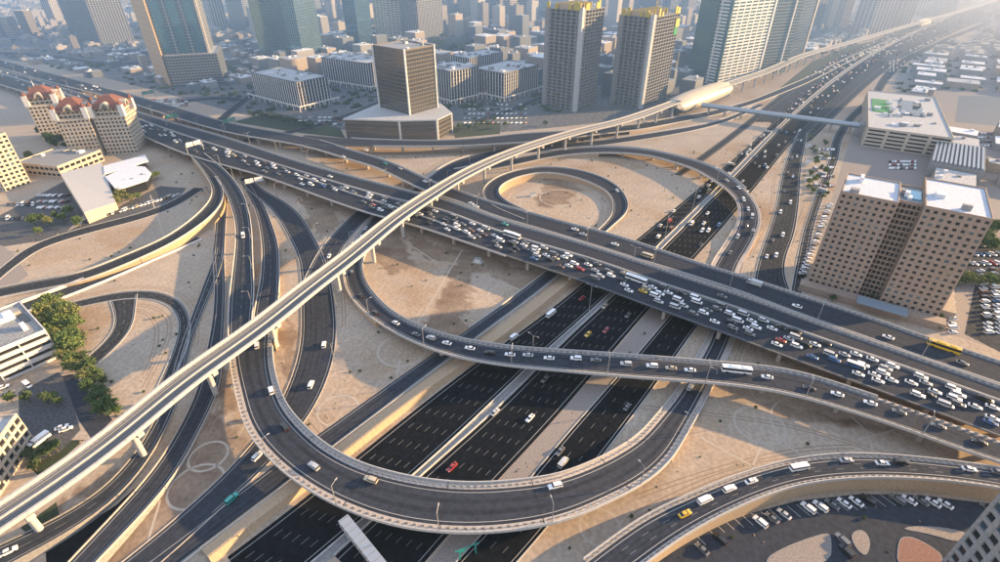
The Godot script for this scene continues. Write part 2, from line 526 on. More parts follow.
func make_camera_and_light() -> void:
	var cam := Camera3D.new()
	cam.name = "camera"
	cam.position = Vector3(0, CAM_H, 0); cam.rotation_degrees = Vector3(-PITCH, 0, 0)
	cam.fov = 2.0 * rad_to_deg(atan(281.0 / F)); cam.far = 12000.0; cam.near = 1.0
	add_child(cam); cam.current = true
	var env := Environment.new()
	env.background_mode = Environment.BG_SKY
	var sm := ProceduralSkyMaterial.new()
	sm.sky_top_color = Color(0.545, 0.60, 0.695); sm.sky_horizon_color = Color(0.92, 0.89, 0.84); sm.sky_curve = 0.16
	sm.ground_bottom_color = Color(0.5, 0.45, 0.4); sm.ground_horizon_color = Color(0.78, 0.80, 0.83)
	sm.sun_angle_max = 20.0
	var sky := Sky.new(); sky.sky_material = sm
	env.sky = sky
	env.background_energy_multiplier = 0.82
	env.tonemap_mode = Environment.TONE_MAPPER_LINEAR
	env.tonemap_exposure = 3.5
	env.fog_enabled = true; env.fog_density = 0.00007; env.fog_light_color = Color(0.70, 0.85, 1.0)
	env.volumetric_fog_enabled = true; env.volumetric_fog_density = 0.0
	env.sdfgi_enabled = true; env.ssao_enabled = true; env.ssil_enabled = true
	var haze := FogVolume.new()          # the smog bank that lies over the far city
	haze.name = "haze"; haze.shape = RenderingServer.FOG_VOLUME_SHAPE_BOX
	haze.size = Vector3(9000, 150, 4140); haze.position = Vector3(0, 74, -2490)
	var hm := FogMaterial.new(); hm.density = 0.00040; hm.albedo = Color(0.60, 0.78, 1.0)
	haze.material = hm
	stuff(haze)
	add_child(haze)
	var glow_fog := FogVolume.new()          # pale fog volume added to imitate sun glow over the far motorway
	glow_fog.name = "sun_glow_haze"; glow_fog.shape = RenderingServer.FOG_VOLUME_SHAPE_BOX
	glow_fog.size = Vector3(3400, 110, 2600); glow_fog.position = Vector3(2300, 55, -1960)
	var dm := FogMaterial.new(); dm.density = 0.0005; dm.albedo = Color(1.0, 0.97, 0.92)
	glow_fog.material = dm
	stuff(glow_fog)
	add_child(glow_fog)
	var we := WorldEnvironment.new(); we.name = "world_environment"; we.environment = env
	add_child(we)
	var sun := DirectionalLight3D.new()
	sun.name = "sun"
	sun.light_energy = 1.6; sun.light_color = Color(1.0, 0.83, 0.60); sun.light_angular_distance = 0.6; sun.shadow_enabled = true
	var az := deg_to_rad(77.0); var el := deg_to_rad(12.5)
	var to := Vector3(sin(az) * cos(el), sin(el), -cos(az) * cos(el))
	add_child(sun)
	sun.look_at_from_position(to * 1000.0, Vector3.ZERO, Vector3.UP)

func make_roads() -> void:
	# ---- on the ground
	road("road", "szr_l", [[196, 580], [222, 562], [320, 486], [400, 420], [516, 337], [588, 280], [640, 238], [704, 185], [745, 150], [782, 112], [826, 75], [862, 52], [901, 34], [941, 18], [985, 3]], [[290, 580], [312, 562], [411, 475], [477, 419], [551, 346], [610, 294], [658, 246], [718, 187], [732, 173], [774, 130], [809, 98], [842, 72], [877, 50], [918, 30], [963, 10], [998, -4]], [[0, 0.03], [1, 0.03]], {"lanes": 6, "mat": "asphalt_new", "smooth": 20, "shoulder": 1.6, "haze_paled": [[650, 243, 2.2], [742, 168, 4.2]]})  # far lanes paled in steps, haze put into the asphalt colour
	road("road", "szr_r", [[310, 580], [329, 562], [423, 475], [488, 420], [559, 346], [617, 294], [665, 246], [724, 187], [738, 173], [779, 130], [814, 98], [847, 72], [882, 50], [922, 30], [967, 10], [1001, -4]], [[410, 580], [425, 562], [505, 472], [554, 419], [618, 346], [656, 300], [695, 258], [737, 210], [753, 190], [791, 144], [816, 118], [836, 98], [863, 74], [896, 52], [936, 32], [976, 14], [1010, 0]], [[0, 0.034], [1, 0.034]], {"lanes": 6, "mat": "asphalt_new", "smooth": 20, "shoulder": 1.6, "haze_paled": [[650, 243, 2.2], [742, 168, 4.2]]})
	road("road", "s1", [[438, 582], [460, 557], [484, 534], [535, 472], [581, 419], [640, 352], [672, 314], [700, 282]], [[498, 582], [516, 562], [548, 525], [604, 453], [630, 419], [675, 357], [698, 325], [724, 292]], [[0, 0.05], [1, 0.05]], {"lanes": 3, "mat": "asphalt_new", "smooth": 14, "wall": 0.25})
	road("road", "r11", [[238, 178], [250, 191], [275, 214], [288, 236], [297, 252], [301, 275], [301, 305], [302, 330], [297, 362], [282, 400], [254, 443], [222, 477], [200, 499], [123, 562], [100, 580]], [[250, 178], [264, 191], [288, 204], [304, 220], [315, 240], [328, 270], [334, 300], [336, 330], [334, 355], [327, 380], [312, 412], [288, 442], [262, 470], [232, 496], [162, 562], [140, 580]], [[0, 0.06], [1, 0.06]], {"lanes": 3, "smooth": 10, "wall": 0.25, "wall_mat": "concrete"})
	road("road", "r15", [[368, 202], [353, 214], [340, 227], [321, 248], [304, 280]], [[384, 206], [368, 219], [350, 237], [338, 256], [326, 285]], [[0, 0.07], [1, 0.07]], {"lanes": 2, "wall": 0.25})
	road("road", "r19", [[218, 192], [215, 230], [213, 259], [214, 270], [213, 320], [205, 360], [194, 400], [178, 432], [154, 470], [138, 488], [98, 532], [62, 570]], [[228, 192], [225, 230], [224, 260], [225, 290], [224, 320], [222, 350], [215, 400], [202, 424], [186, 456], [164, 490], [124, 532], [86, 572]], [[0, 0.08], [0.55, 0.08], [0.8, 2.5], [1, 4]], {"lanes": 2, "deck": true, "skirt": true, "wall": 0.5, "piers": 0.0, "wall_mat": "concrete", "deck_mat": "concrete_gray"})
	road("road", "r17", [[216, 246], [214, 258], [208, 274], [191, 320], [180, 350], [170, 385], [155, 420], [132, 459], [103, 490], [82, 504], [54, 521], [0, 547], [-20, 555]], [[224, 248], [222, 262], [216, 280], [200, 318], [190, 345], [183, 378], [173, 412], [149, 457], [124, 490], [110, 505], [82, 524], [43, 545], [5, 566]], [[0, 0.09], [0.5, 0.09], [0.75, 2.5], [1, 3.5]], {"lanes": 2, "deck": true, "skirt": true, "wall": 0.4, "piers": 0.0, "wall_mat": "concrete_gray", "deck_mat": "concrete_gray", "mat": "asphalt"})
	road("road", "r18", [[-20, 326], [20, 315], [65, 304], [107, 294], [142, 290], [170, 295], [185, 307], [190, 325], [187, 347], [178, 367], [165, 395]], [[-18, 332], [22, 321], [72, 309], [107, 301], [140, 298], [160, 301], [175, 311], [180, 326], [175, 345], [164, 373], [150, 402]], [[0, 0.1], [1, 0.1]], {"lanes": 2, "wall": 0.15, "mat": "asphalt_old", "shoulder": 0.6})
	road("road", "r18b", [[110, 298], [116, 310], [117, 325], [101, 346], [86, 358]], [[137, 297], [133, 314], [131, 331], [108, 355], [92, 368]], [[0, 0.11], [1, 0.11]], {"lanes": 2, "wall": 0.15, "mat": "asphalt_old", "shoulder": 0.6})
	road("road", "r23", [[800, 128], [791, 149], [783, 173], [776, 210], [768, 235], [760, 258], [754, 282]], [[807, 135], [801, 168], [798, 210], [793, 238], [785, 260], [784, 276], [790, 292]], [[0, 0.06], [1, 0.06]], {"lanes": 3, "wall": 0.2, "mat": "asphalt_old"})
	road("road", "r24", [[790, 300], [797, 262], [804, 230], [818, 190], [829, 160], [833, 140], [845, 120], [868, 98], [884, 74], [903, 58], [930, 45], [985, 22]], [[800, 302], [807, 262], [813, 230], [826, 190], [838, 160], [842, 141], [853, 122], [876, 100], [892, 77], [910, 61], [936, 47], [990, 24]], [[0, 0.065], [1, 0.065]], {"lanes": 2, "wall": 0.15, "mat": "asphalt_old"})
	road("road", "local", [[-30, 292], [8, 262], [35, 243], [90, 226], [140, 213], [166, 204], [196, 186]], [[-24, 300], [12, 268], [38, 250], [92, 232], [142, 219], [170, 209], [202, 190]], [[0, 0.06], [1, 0.06]], {"lanes": 2, "wall": 0.12, "mat": "asphalt_old", "shoulder": 0.5})
	road("road", "col_l", [[676, 173], [700, 156], [738, 128], [772, 101], [815, 71], [853, 50], [894, 33], [936, 17]], [[680, 177], [706, 159.5], [744, 131], [778, 104], [821, 73], [857, 52], [898, 35], [940, 18.5]], [[0, 0.045], [1, 0.045]], {"lanes": 3, "mat": "asphalt_old", "smooth": 10})
	road("road", "col_r", [[806, 133], [836, 106], [862, 83], [896, 57], [938, 36], [990, 14]], [[813, 136], [843, 109], [868, 86], [903, 59], [943, 38], [995, 16]], [[0, 0.047], [1, 0.047]], {"lanes": 3, "mat": "asphalt_old", "smooth": 10})
	for q in [[[[214, 121], [236, 103], [258, 86], [262, 72]], [[222, 123], [244, 104], [265, 87], [268, 72]]], [[[240, 140], [300, 128], [352, 112], [380, 100]], [[246, 142], [303, 131], [356, 115], [384, 103]]], [[[455, 126], [500, 112], [540, 96]], [[462, 128], [506, 114], [545, 98]]], [[[-20, 50], [60, 56], [130, 62], [156, 60]], [[-20, 53], [60, 59], [130, 65], [156, 63]]], [[[180, 100], [222, 96], [240, 98]], [[180, 103], [222, 100], [238, 103]]]]: road("street", "street%d" % tracks.size(), q[0], q[1], [[0, 0.05], [1, 0.05]], {"lanes": 2, "mat": "asphalt_old", "shoulder": 0.5})
	# ---- raised carriageways and ramps
	var up := [[0, 8], [1, 8]]
	var deck := {"deck": true, "wall": 0.9}
	road("elevated_road", "c3", [[-30, 66], [0, 74], [60, 93], [110, 109], [168, 130], [214, 145], [300, 172], [406, 202], [440, 210], [480, 225], [536, 244], [600, 262], [666, 286], [748, 312], [822, 340], [904, 367], [1000, 402], [1040, 416]], [[-40, 74], [-10, 82], [50, 101], [100, 119], [150, 139], [188, 155], [268, 178], [385, 218], [412, 225], [452, 238], [506, 256], [577, 280], [640, 303], [735, 338], [800, 362], [884, 393], [985, 431], [1030, 448]], up, deck.merged({"lanes": 6, "la": [[0, 1]], "ra": [[0, 0.8]], "label": "wide elevated carriageway packed with queueing cars, crossing over the sunken motorway", "smooth": 14}))
	road("elevated_road", "c2", [[-30, 62], [0, 70], [62, 88], [112, 104], [170, 122], [214, 134], [302, 163], [404, 190], [448, 201], [504, 221.5], [552, 234.5], [600, 249.5], [676, 274], [764, 303], [828, 327], [888, 348], [1000, 387], [1040, 401]], [[-32, 65.5], [-2, 73], [60, 92], [108, 108], [166, 129], [211, 144], [298, 171], [402, 201], [438, 209], [478, 224], [534, 243], [598, 261], [664, 285], [746, 311], [820, 339], [902, 366], [998, 401], [1038, 415]], up, deck.merged({"lanes": 3, "label": "lightly used middle elevated carriageway between two concrete barriers", "smooth": 14, "lift": 0.05, "strip": 1.0, "shoulder": 1.8}))
	road("elevated_road", "c1", [[-30, 52], [0, 60], [64, 77], [128, 94], [161, 103], [240, 125], [310, 138], [350, 150], [387, 161], [412, 172], [437, 184], [460, 192], [485, 200], [517, 209], [555, 220], [600, 231], [650, 247], [700, 264], [740, 275.5], [796, 294], [860, 314], [926, 338], [1000, 362], [1040, 376]], [[-30, 60], [0, 68], [64, 86], [131, 103], [152, 110], [230, 133], [310, 148], [350, 160], [382, 170], [402, 180], [422, 190], [444, 198], [468, 205], [503, 219], [550, 232], [598, 247], [648, 263], [698, 278], [738, 291], [762, 300], [826, 324], [886, 345], [998, 384], [1038, 398]], up, deck.merged({"lanes": 3, "la": [[0, 0.26], [0.34, 0.50], [0.62, 1]], "label": "long curving flyover carriageway joined by the cloverleaf loop", "smooth": 8, "strip": 1.0, "shoulder": 1.8}))
	road("elevated_ramp", "r4b", [[296, 134.5], [340, 138], [380, 140], [460, 140], [508, 135], [564, 131], [600, 128], [640, 123.5], [672, 118], [712, 111], [736, 105], [790, 85], [850, 57], [900, 36]], [[300, 145], [340, 146], [380, 146.5], [460, 146], [508, 143.5], [540, 141.5], [600, 134.5], [640, 130], [672, 124], [712, 116], [738, 109], [793, 89], [853, 60], [903, 39]], [[0, 8], [0.4, 8], [0.62, 0.2], [1, 0.1]], deck.merged({"lanes": 2, "la": [[0.04, 1]], "ra": [[0.06, 1]], "label": "ramp swinging off beside the bronze office podium towards the station", "category": "ramp", "lift": 0.04}))
	road("elevated_ramp", "r14", [[760, 103], [712, 122], [656, 132], [600, 140], [540, 145], [490, 151], [455, 160], [425, 180], [400, 205], [386, 219], [372, 240], [362, 262], [364, 278], [374, 294], [392, 312], [420, 327], [450, 337], [500, 346], [562, 351], [625, 355], [687, 360], [750, 366], [800, 372], [855, 390], [912, 409], [960, 426], [1000, 441], [1040, 455]], [[764, 106], [714, 126], [656, 138], [600, 146], [540, 152], [494, 158], [466, 168], [436, 190], [388, 204], [370, 219], [352, 244], [343, 275], [348, 294], [364, 312], [382, 325], [410, 340], [445, 354], [500, 365], [562, 371], [625, 377], [687, 381], [750, 387], [800, 397], [850, 411], [898, 426], [952, 447], [1000, 462], [1040, 476]], [[0, 0.1], [0.36, 0.1], [0.4, 1], [0.5, 8], [1, 8]], deck.merged({"lanes": 2, "la": [[0.02, 0.3], [0.42, 0.95]], "ra": [[0.02, 0.3], [0.4, 1]], "label": "narrow curving ramp with a single file of cars, crossing the motorway", "category": "ramp", "lift": 0.02, "strip": 1.2, "shoulder": 1.9}))
	road("elevated_ramp", "r9", [[566, 233], [540, 225], [510, 214], [491, 205], [483, 196], [486, 186], [498, 177], [515, 171], [550, 167], [582, 171], [607, 180], [625, 194], [630, 205], [622, 217], [608, 231], [580, 257], [545, 287], [500, 321], [430, 374], [360, 427], [333, 447], [280, 490], [184, 562], [162, 580]], [[572, 226], [550, 219.5], [524, 210], [506, 201], [498, 193], [500, 186], [512, 179], [530, 174], [550, 172], [575, 176], [600, 186], [614, 197], [616, 207], [610, 219], [598, 231], [571, 252], [540, 277], [500, 307], [430, 356], [360, 405], [318, 435], [268, 470], [165, 548], [135, 570]], [[0, 8], [0.1, 7], [0.2, 4.5], [0.3, 1.2], [0.36, 0.1], [1, 0.1]], deck.merged({"lanes": 2, "la": [[0.06, 1]], "ra": [[0.04, 0.74]], "label": "cloverleaf loop ramp round a sandy circle, running on beside the motorway", "category": "ramp", "lift": -0.02, "smooth": 4, "piers": 0.0, "skirt": true, "mat": "asphalt"}))
	road("elevated_ramp", "r67", [[455, 168], [517, 157], [540, 153], [580, 147.5], [620, 147], [650, 150], [675, 155.5], [707, 164], [736, 180], [750, 193], [761, 209], [762, 222], [754, 243], [740, 268], [738, 300], [736, 335], [725, 362], [708, 395], [684, 438], [659, 474], [632, 493], [589, 511], [564, 521], [540, 527], [500, 532], [452, 533], [420, 530], [378, 522], [356, 514], [327, 501], [303, 486], [286, 474], [264, 453], [246, 429], [238, 400], [231, 366], [229, 339]], [[458, 175], [508, 167], [540, 159.5], [572, 154.5], [620, 153], [650, 156], [672, 162], [695, 170], [712, 180], [726, 190], [736, 202], [738, 213], [735, 227], [722, 249], [710, 268], [713, 300], [711, 330], [700, 352], [678, 388], [660, 410], [648, 425], [626, 443], [601, 458], [561, 474], [526, 480], [497, 483.5], [452, 483.5], [412, 478], [376, 470], [346, 458], [315, 437], [296, 418], [283, 400], [277, 382], [272, 350], [273, 335]], [[0, 0.1], [0.08, 1.5], [0.17, 5], [0.22, 6.5], [0.27, 6.5], [0.335, 0.1], [0.45, 0.1], [0.5, 1.8], [0.56, 5], [0.62, 7.5], [0.68, 8], [0.85, 8], [0.95, 6], [1, 5]], deck.merged({"lanes": 2, "la": [[0.02, 0.36], [0.53, 1]], "ra": [[0.02, 0.36], [0.45, 0.99]], "label": "great spiral ramp with pale parapets sweeping over the motorway", "category": "ramp", "lift": 0.03, "smooth": 4, "shoulder": 3.4, "strip": 2.2}))
	road("elevated_ramp", "r13", [[229, 345], [229, 320], [230, 294], [234, 262], [236, 230], [233, 212], [225, 192], [211, 172], [190, 154]], [[251, 345], [251, 320], [253, 307], [252, 262], [251, 230], [250, 220], [243, 195], [229, 175], [207, 156]], [[0, 5], [0.5, 6.5], [1, 8]], deck.merged({"lanes": 2, "la": [[0, 0.8]], "label": "ramp branching from the elevated road down to the spiral", "category": "ramp", "lift": 0.0}))
	road("elevated_ramp", "r12", [[254, 345], [254, 312], [260, 286], [262, 254], [261, 238], [258, 220], [250, 198], [238, 178]], [[274, 345], [278, 299], [279, 270], [278, 246], [271, 224], [264, 206], [256, 192], [247, 178]], [[0, 5], [0.3, 3], [0.6, 0.3], [1, 0.12]], deck.merged({"lanes": 2, "la": [[0.1, 0.75]], "ra": [[0, 0.75]], "label": "ramp rising from under the elevated road to join the spiral", "category": "ramp", "lift": 0.0, "skirt": true}))
	road("elevated_ramp", "r21", [[188, 152], [203, 171], [211, 184], [213, 193], [209, 202], [192, 220], [176, 232], [160, 241], [128, 254], [90, 270], [61, 277], [36, 281], [-10, 290]], [[204, 157], [216, 175], [222, 188], [223, 197], [217, 210], [203, 223], [188, 233], [172, 243], [148, 255], [105, 273], [66, 286], [38, 290], [-8, 300]], [[0, 8], [0.2, 7], [0.6, 2], [1, 0.2]], deck.merged({"lanes": 2, "la": [[0.02, 1]], "ra": [[0.25, 1]], "label": "pale walled slip ramp curving down past the cream hall", "category": "ramp", "lift": -0.03, "skirt": true, "mat": "asphalt_old"}))
	road("elevated_ramp", "r16", [[560, 576], [579, 562], [632, 523], [672, 504], [720, 482], [750, 472], [788, 461], [846, 454], [902, 457], [960, 463], [1000, 469], [1040, 476]], [[630, 574], [648, 562], [688, 534], [720, 515], [752, 501], [800, 484], [856, 478], [907, 478], [960, 482], [1000, 488], [1040, 496]], [[0, 5], [0.3, 7], [1, 7]], deck.merged({"lanes": 3, "label": "curved ramp on a tall tan retaining wall above the car park", "category": "ramp", "skirt": true, "piers": 0.0, "shoulder": 2.2, "strip": 1.2}))

func make_metro() -> void:
	var a := [[-20, 517], [0, 503], [38, 478], [76, 453], [121, 420], [160, 387], [221, 342], [270, 309], [300, 285], [346, 249], [396, 210], [422, 194], [460, 172], [492, 156], [532, 141], [572, 130], [620, 118.5], [670, 102], [725, 83], [760, 71.5], [800, 55], [850, 41], [900, 26.5], [922, 20.5], [960, 10], [1000, -2]]
	var b := [[-20, 547], [0, 533], [61, 496], [111, 456], [157, 418], [176, 398], [224, 367], [275, 327], [300, 305], [348, 270], [377, 245], [402, 223], [428, 204], [462, 181], [508, 160], [540, 148], [580, 135], [620, 125.5], [674, 105.5], [728, 87], [762, 76], [803, 58], [852, 44], [902, 29.5], [924, 23], [961, 12.5], [1000, 0.5]]
	var t := track("metro", a, b, [[0, 15.5], [1, 15.5]], 12)
	var k := t.c.size()
	for i in k: t.w[i] = clampf(t.w[i], 5.2, 6.2)
	var root := thing("metro_viaduct", "long pale concrete metro viaduct with twin tracks on round piers", "viaduct")
	var body := MB.new()
	for i in k - 1:
		var w0 := t.w[i]; var w1 := t.w[i + 1]
		for s in [-1.0, 1.0]:
			var p0 := t.at(i, s * w0, -0.2); var p1 := t.at(i + 1, s * w1, -0.2)
			var q0 := t.at(i, s * 2.4, -2.2); var q1 := t.at(i + 1, s * 2.4, -2.2)
			if s < 0: body.quad(q0, q1, p1, p0)
			else: body.quad(q1, q0, p0, p1)
		body.quad(t.at(i, -2.4, -2.2), t.at(i + 1, -2.4, -2.2), t.at(i + 1, 2.4, -2.2), t.at(i, 2.4, -2.2))
	obj(body, "girder", M["concrete_pale"], root)
	var top := MB.new()
	ribbon(top, t, 0, k - 1, -1, 0, 1, 0, -0.02)
	obj(top, "track_slab", M["concrete_gray"], root)
	for s in [-1.0, 1.0]:
		var pw := MB.new()
		sweep(pw, t, 0, k - 1, s, minf(0.0, -s * 0.9), maxf(0.0, -s * 0.9), -0.2, 1.25)
		obj(pw, "parapet", M["concrete_pale"], root)
		var bed := MB.new()
		ribbon(bed, t, 0, k - 1, 0, s * 2.2 - 1.45, 0, s * 2.2 + 1.45, 0.02)
		obj(bed, "track_bed", M["track_bed"], root)
		for r in [-0.72, 0.72]:
			var rl := MB.new()
			sweep(rl, t, 0, k - 1, 0, s * 2.2 + r - 0.06, s * 2.2 + r + 0.06, 0.02, 0.2)
			obj(rl, "rail", M["steel"], root)
	var mid := MB.new()
	sweep(mid, t, 0, k - 1, 0, -0.35, 0.35, 0.0, 0.45)
	obj(mid, "walkway", M["concrete_pale"], root)
	var sj := MB.new()
	for i in range(2, k - 2, 2):
		if t.c[i].length() > 700: continue
		for s in [-1.0, 1.0]:
			sj.xf = Transform3D(Basis(Vector3.UP, atan2(-t.s[i].z, t.s[i].x)), t.c[i])
			sj.box(Vector3(s * t.w[i] - 0.03, -0.15, -0.07), Vector3(s * t.w[i] + 0.03, 1.2, 0.07))
			sj.box(Vector3(s * (t.w[i] - 0.45) - 0.44, 1.2, -0.06), Vector3(s * (t.w[i] - 0.45) + 0.44, 1.262, 0.06))
	stuff(obj(sj, "segment_joints", M["concrete_gray"], root))
	var run := 0.0; var next := 8.0
	for i in range(1, k - 1):
		run += t.c[i].distance_to(t.c[i - 1])
		if run < next: continue
		next = run + 31.0
		var at := t.c[i]
		var clear := true
		for poly in ground_polys:
			if Geometry2D.is_point_in_polygon(Vector2(at.x, at.z), poly): clear = false
		if not clear:
			next = run + 4.0
			continue
		var pm := MB.new()
		pm.cyl(Vector3(at.x, 0, at.z), Vector3(at.x, 11.8, at.z), 1.15, 1.15, 14)
		pm.cyl(Vector3(at.x, 11.8, at.z), Vector3(at.x, 13.3, at.z), 1.15, 2.2, 14)
		obj(pm, "pier", M["concrete_pale"], root)
		# pier head shelf that shows beside the deck
		var hm := MB.new()
		hm.xf = Transform3D(Basis(Vector3.UP, atan2(-t.s[i].z, t.s[i].x)), Vector3(at.x, 0, at.z))
		hm.box(Vector3(-5.6, 12.9, -1.1), Vector3(5.6, 14.6, 1.1))
		obj(hm, "pier_head", M["concrete_pale"], root)

# ---------- buildings
var unit := BoxMesh.new()
var taken: Array = []       # outlines of things built, to keep later fill off them
func put_box(parent: Node3D, called: String, lo: Vector3, hi: Vector3, m: Material, xf := Transform3D()) -> MeshInstance3D:
	var o := MeshInstance3D.new()
	o.mesh = unit; o.material_override = m; o.name = called
	o.transform = xf * Transform3D(Basis.from_scale(hi - lo), (lo + hi) * 0.5)
	parent.add_child(o, true)
	return o
func rise(p: Vector3, ytop: float) -> float:     # height at which the upright over p passes the picture row ytop
	var lo := 0.0
	var hi := 400.0
	for q in 40:
		var m := (lo + hi) * 0.5
		var d := Vector3(p.x, m - CAM_H, p.z)
		var z := d.dot(Vector3(0, -sp, -cp))
		var y := 281.0 - F * d.dot(Vector3(0, cp, -sp)) / z
		if z > 0 and y > ytop: lo = m
		else: hi = m
	return lo
func mark(root: Node3D, w: float, d: float, grow := 6.0) -> void:
	var p := PackedVector2Array()
	for q in [[-1, -1], [1, -1], [1, 1], [-1, 1]]:
		var g := root.transform * Vector3(q[0] * (w * 0.5 + grow), 0, q[1] * (d * 0.5 + grow))
		p.append(Vector2(g.x, g.z))
	taken.append(p)
# st: fh floor height, band solid share, bay, pier width, out, wall, glass, roof, sep, wins
func block(root: Node3D, xf: Transform3D, w: float, d: float, y0: float, y1: float, st: Dictionary) -> void:
	var out: float = st.get("out", 0.35)
	var fh: float = st.get("fh", 3.6)
	var n := maxi(1, int(round((y1 - y0) / fh)))
	fh = (y1 - y0) / n
	var bh: float = fh * st.get("band", 0.35)
	var wall: Material = M[st.get("wall", "white_paint")]
	var glass: Material = M[st.get("glass", "glass_dark")]
	put_box(root, st.get("core", "glass_wall"), Vector3(-w / 2 + out, y0 + 0.01, -d / 2 + out), Vector3(w / 2 - out, y1 - 0.05, d / 2 - out), glass, xf)
	var jb := MB.new(); jb.xf = xf
	if bh > 0.05:
		for i in n + 1:
			var a := y0 + i * fh - (bh * 0.5 if i > 0 else 0.0)
			var b := minf(y0 + i * fh + bh * 0.5, y1)
			if i == n: b = y1
			if b - a < 0.05: continue
			if st.get("sep", false): put_box(root, "floor_band", Vector3(-w / 2 + 0.03, a, -d / 2 + 0.03), Vector3(w / 2 - 0.03, b, d / 2 - 0.03), wall, xf)
			else: jb.box(Vector3(-w / 2 + 0.03, a, -d / 2 + 0.03), Vector3(w / 2 - 0.03, b, d / 2 - 0.03))
	var pw: float = st.get("pier", 0.5)
	var bay: float = st.get("bay", 4.0)
	if bay > 0:
		var pier_mat: Material = M[st.get("pier_mat", st.get("wall", "white_paint"))]
		var pb := MB.new(); pb.xf = xf
		for ax in 2:
			var span := w if ax == 0 else d
			var k := maxi(1, int(round(span / bay)))
			for i in k + 1:
				var c := -span / 2 + span * i / k
				var c0 := maxf(c - pw / 2, -span / 2); var c1 := minf(c + pw / 2, span / 2)
				for sg in [-1.0, 1.0]:
					var e: float = (d if ax == 0 else w) / 2
					var f0 := minf(sg * e, sg * (e - out - 0.1)); var f1 := maxf(sg * e, sg * (e - out - 0.1))
					if ax == 1 and (i == 0 or i == k): continue
					var lo := Vector3(c0, y0, f0) if ax == 0 else Vector3(f0, y0, c0)
					var hi := Vector3(c1, y1, f1) if ax == 0 else Vector3(f1, y1, c1)
					if st.get("sep", false) and ((ax == 0 and sg > 0) or (ax == 1 and sg < 0)): put_box(root, "pier", lo, hi, pier_mat, xf)
					else: pb.box(lo, hi)
				if st.get("wins", false) and i < k:
					for sg in ([1.0] if ax == 0 else [-1.0]):
						for fl in n:
							var e: float = (d if ax == 0 else w) / 2
							var a := c + pw / 2; var b := c + span / k - pw / 2
							var g0 := minf(sg * (e - out * 0.55), sg * (e - out - 0.05)); var g1 := maxf(sg * (e - out * 0.55), sg * (e - out - 0.05))
							var yy := y0 + fl * fh + bh * 0.5; var y2 := y0 + (fl + 1) * fh - bh * 0.5
							if fl == 0: yy = y0 + bh * 0.5
							var lo := Vector3(a, yy, g0) if ax == 0 else Vector3(g0, yy, a)
							var hi := Vector3(b, y2, g1) if ax == 0 else Vector3(g1, y2, b)
							put_box(root, "window", lo, hi, M[st.get("pane", "glass_dark")] if rng.randf() < 0.8 else M["glass_blue"], xf)
		if not pb.v.is_empty(): obj(pb, "piers", pier_mat, root)
	if not jb.v.is_empty(): obj(jb, "floor_bands", wall, root)
	# roof: slab, upstand, plant
	put_box(root, "roof", Vector3(-w / 2 + 0.5, y1 - 0.02, -d / 2 + 0.5), Vector3(w / 2 - 0.5, y1 + 0.18, d / 2 - 0.5), M[st.get("roof", "roof_pale")], xf)
	var rb := MB.new(); rb.xf = xf
	var u: float = st.get("upstand", 1.0)
	rb.box(Vector3(-w / 2, y1 - 0.01, -d / 2), Vector3(w / 2, y1 + u, -d / 2 + 0.45)); rb.box(Vector3(-w / 2, y1 - 0.01, d / 2 - 0.45), Vector3(w / 2, y1 + u, d / 2))
	rb.box(Vector3(-w / 2, y1 - 0.01, -d / 2 + 0.46), Vector3(-w / 2 + 0.45, y1 + u, d / 2 - 0.46)); rb.box(Vector3(w / 2 - 0.45, y1 - 0.01, -d / 2 + 0.46), Vector3(w / 2, y1 + u, d / 2 - 0.46))
	obj(rb, "roof_upstand", wall, root)
	for q in st.get("plant", 4):
		var sx := rng.randf_range(1.5, minf(w * 0.2, 6)); var sz := rng.randf_range(1.5, minf(d * 0.2, 6))
		var x := rng.randf_range(-w * 0.38, w * 0.38); var z := rng.randf_range(-d * 0.38, d * 0.38)
		put_box(root, "roof_unit", Vector3(x - sx / 2, y1 + 0.1 + 0.004 * q, z - sz / 2), Vector3(x + sx / 2, y1 + rng.randf_range(1.2, 3.2), z + sz / 2), M["gray_wall"] if q % 2 else M["roof_white"], xf)
# a building from the three base corners that show (left, front, right)
func corner_root(called: String, label: String, category: String, a: Array, b: Array, c: Array, h0 := 0.0, group := "") -> Array:
	var pa := U(a[0], a[1], h0); var pb := U(b[0], b[1], h0); var pc := U(c[0], c[1], h0)
	var la := pb.distance_to(pa); var lc := pb.distance_to(pc)
	var bis := ((pa - pb) / la + (pc - pb) / lc).normalized()
	var e2 := bis.rotated(Vector3.UP, -PI / 4); var e1 := bis.rotated(Vector3.UP, PI / 4)
	var w := lc * (0.5 + 0.5 * absf(e2.dot((pc - pb) / lc))); var d := la * (0.5 + 0.5 * absf(e1.dot((pa - pb) / la)))
	var centre := pb + e2 * w / 2 + e1 * d / 2
	centre.y = h0
	var root := thing(called, label, category, centre, atan2(-e2.z, e2.x), group)
	mark(root, w, d)
	return [root, w, d, pb]
func corner_tower(called: String, label: String, a: Array, b: Array, c: Array, top: float, st: Dictionary, h0 := 0.0) -> Array:
	var r := corner_root(called, label, "building", a, b, c, h0)
	var h := top
	if st.get("row", false): h = rise(r[3], top)
	block(r[0], Transform3D(), r[1], r[2], 0.0, h - h0, st)
	r.append(h - h0)
	return r

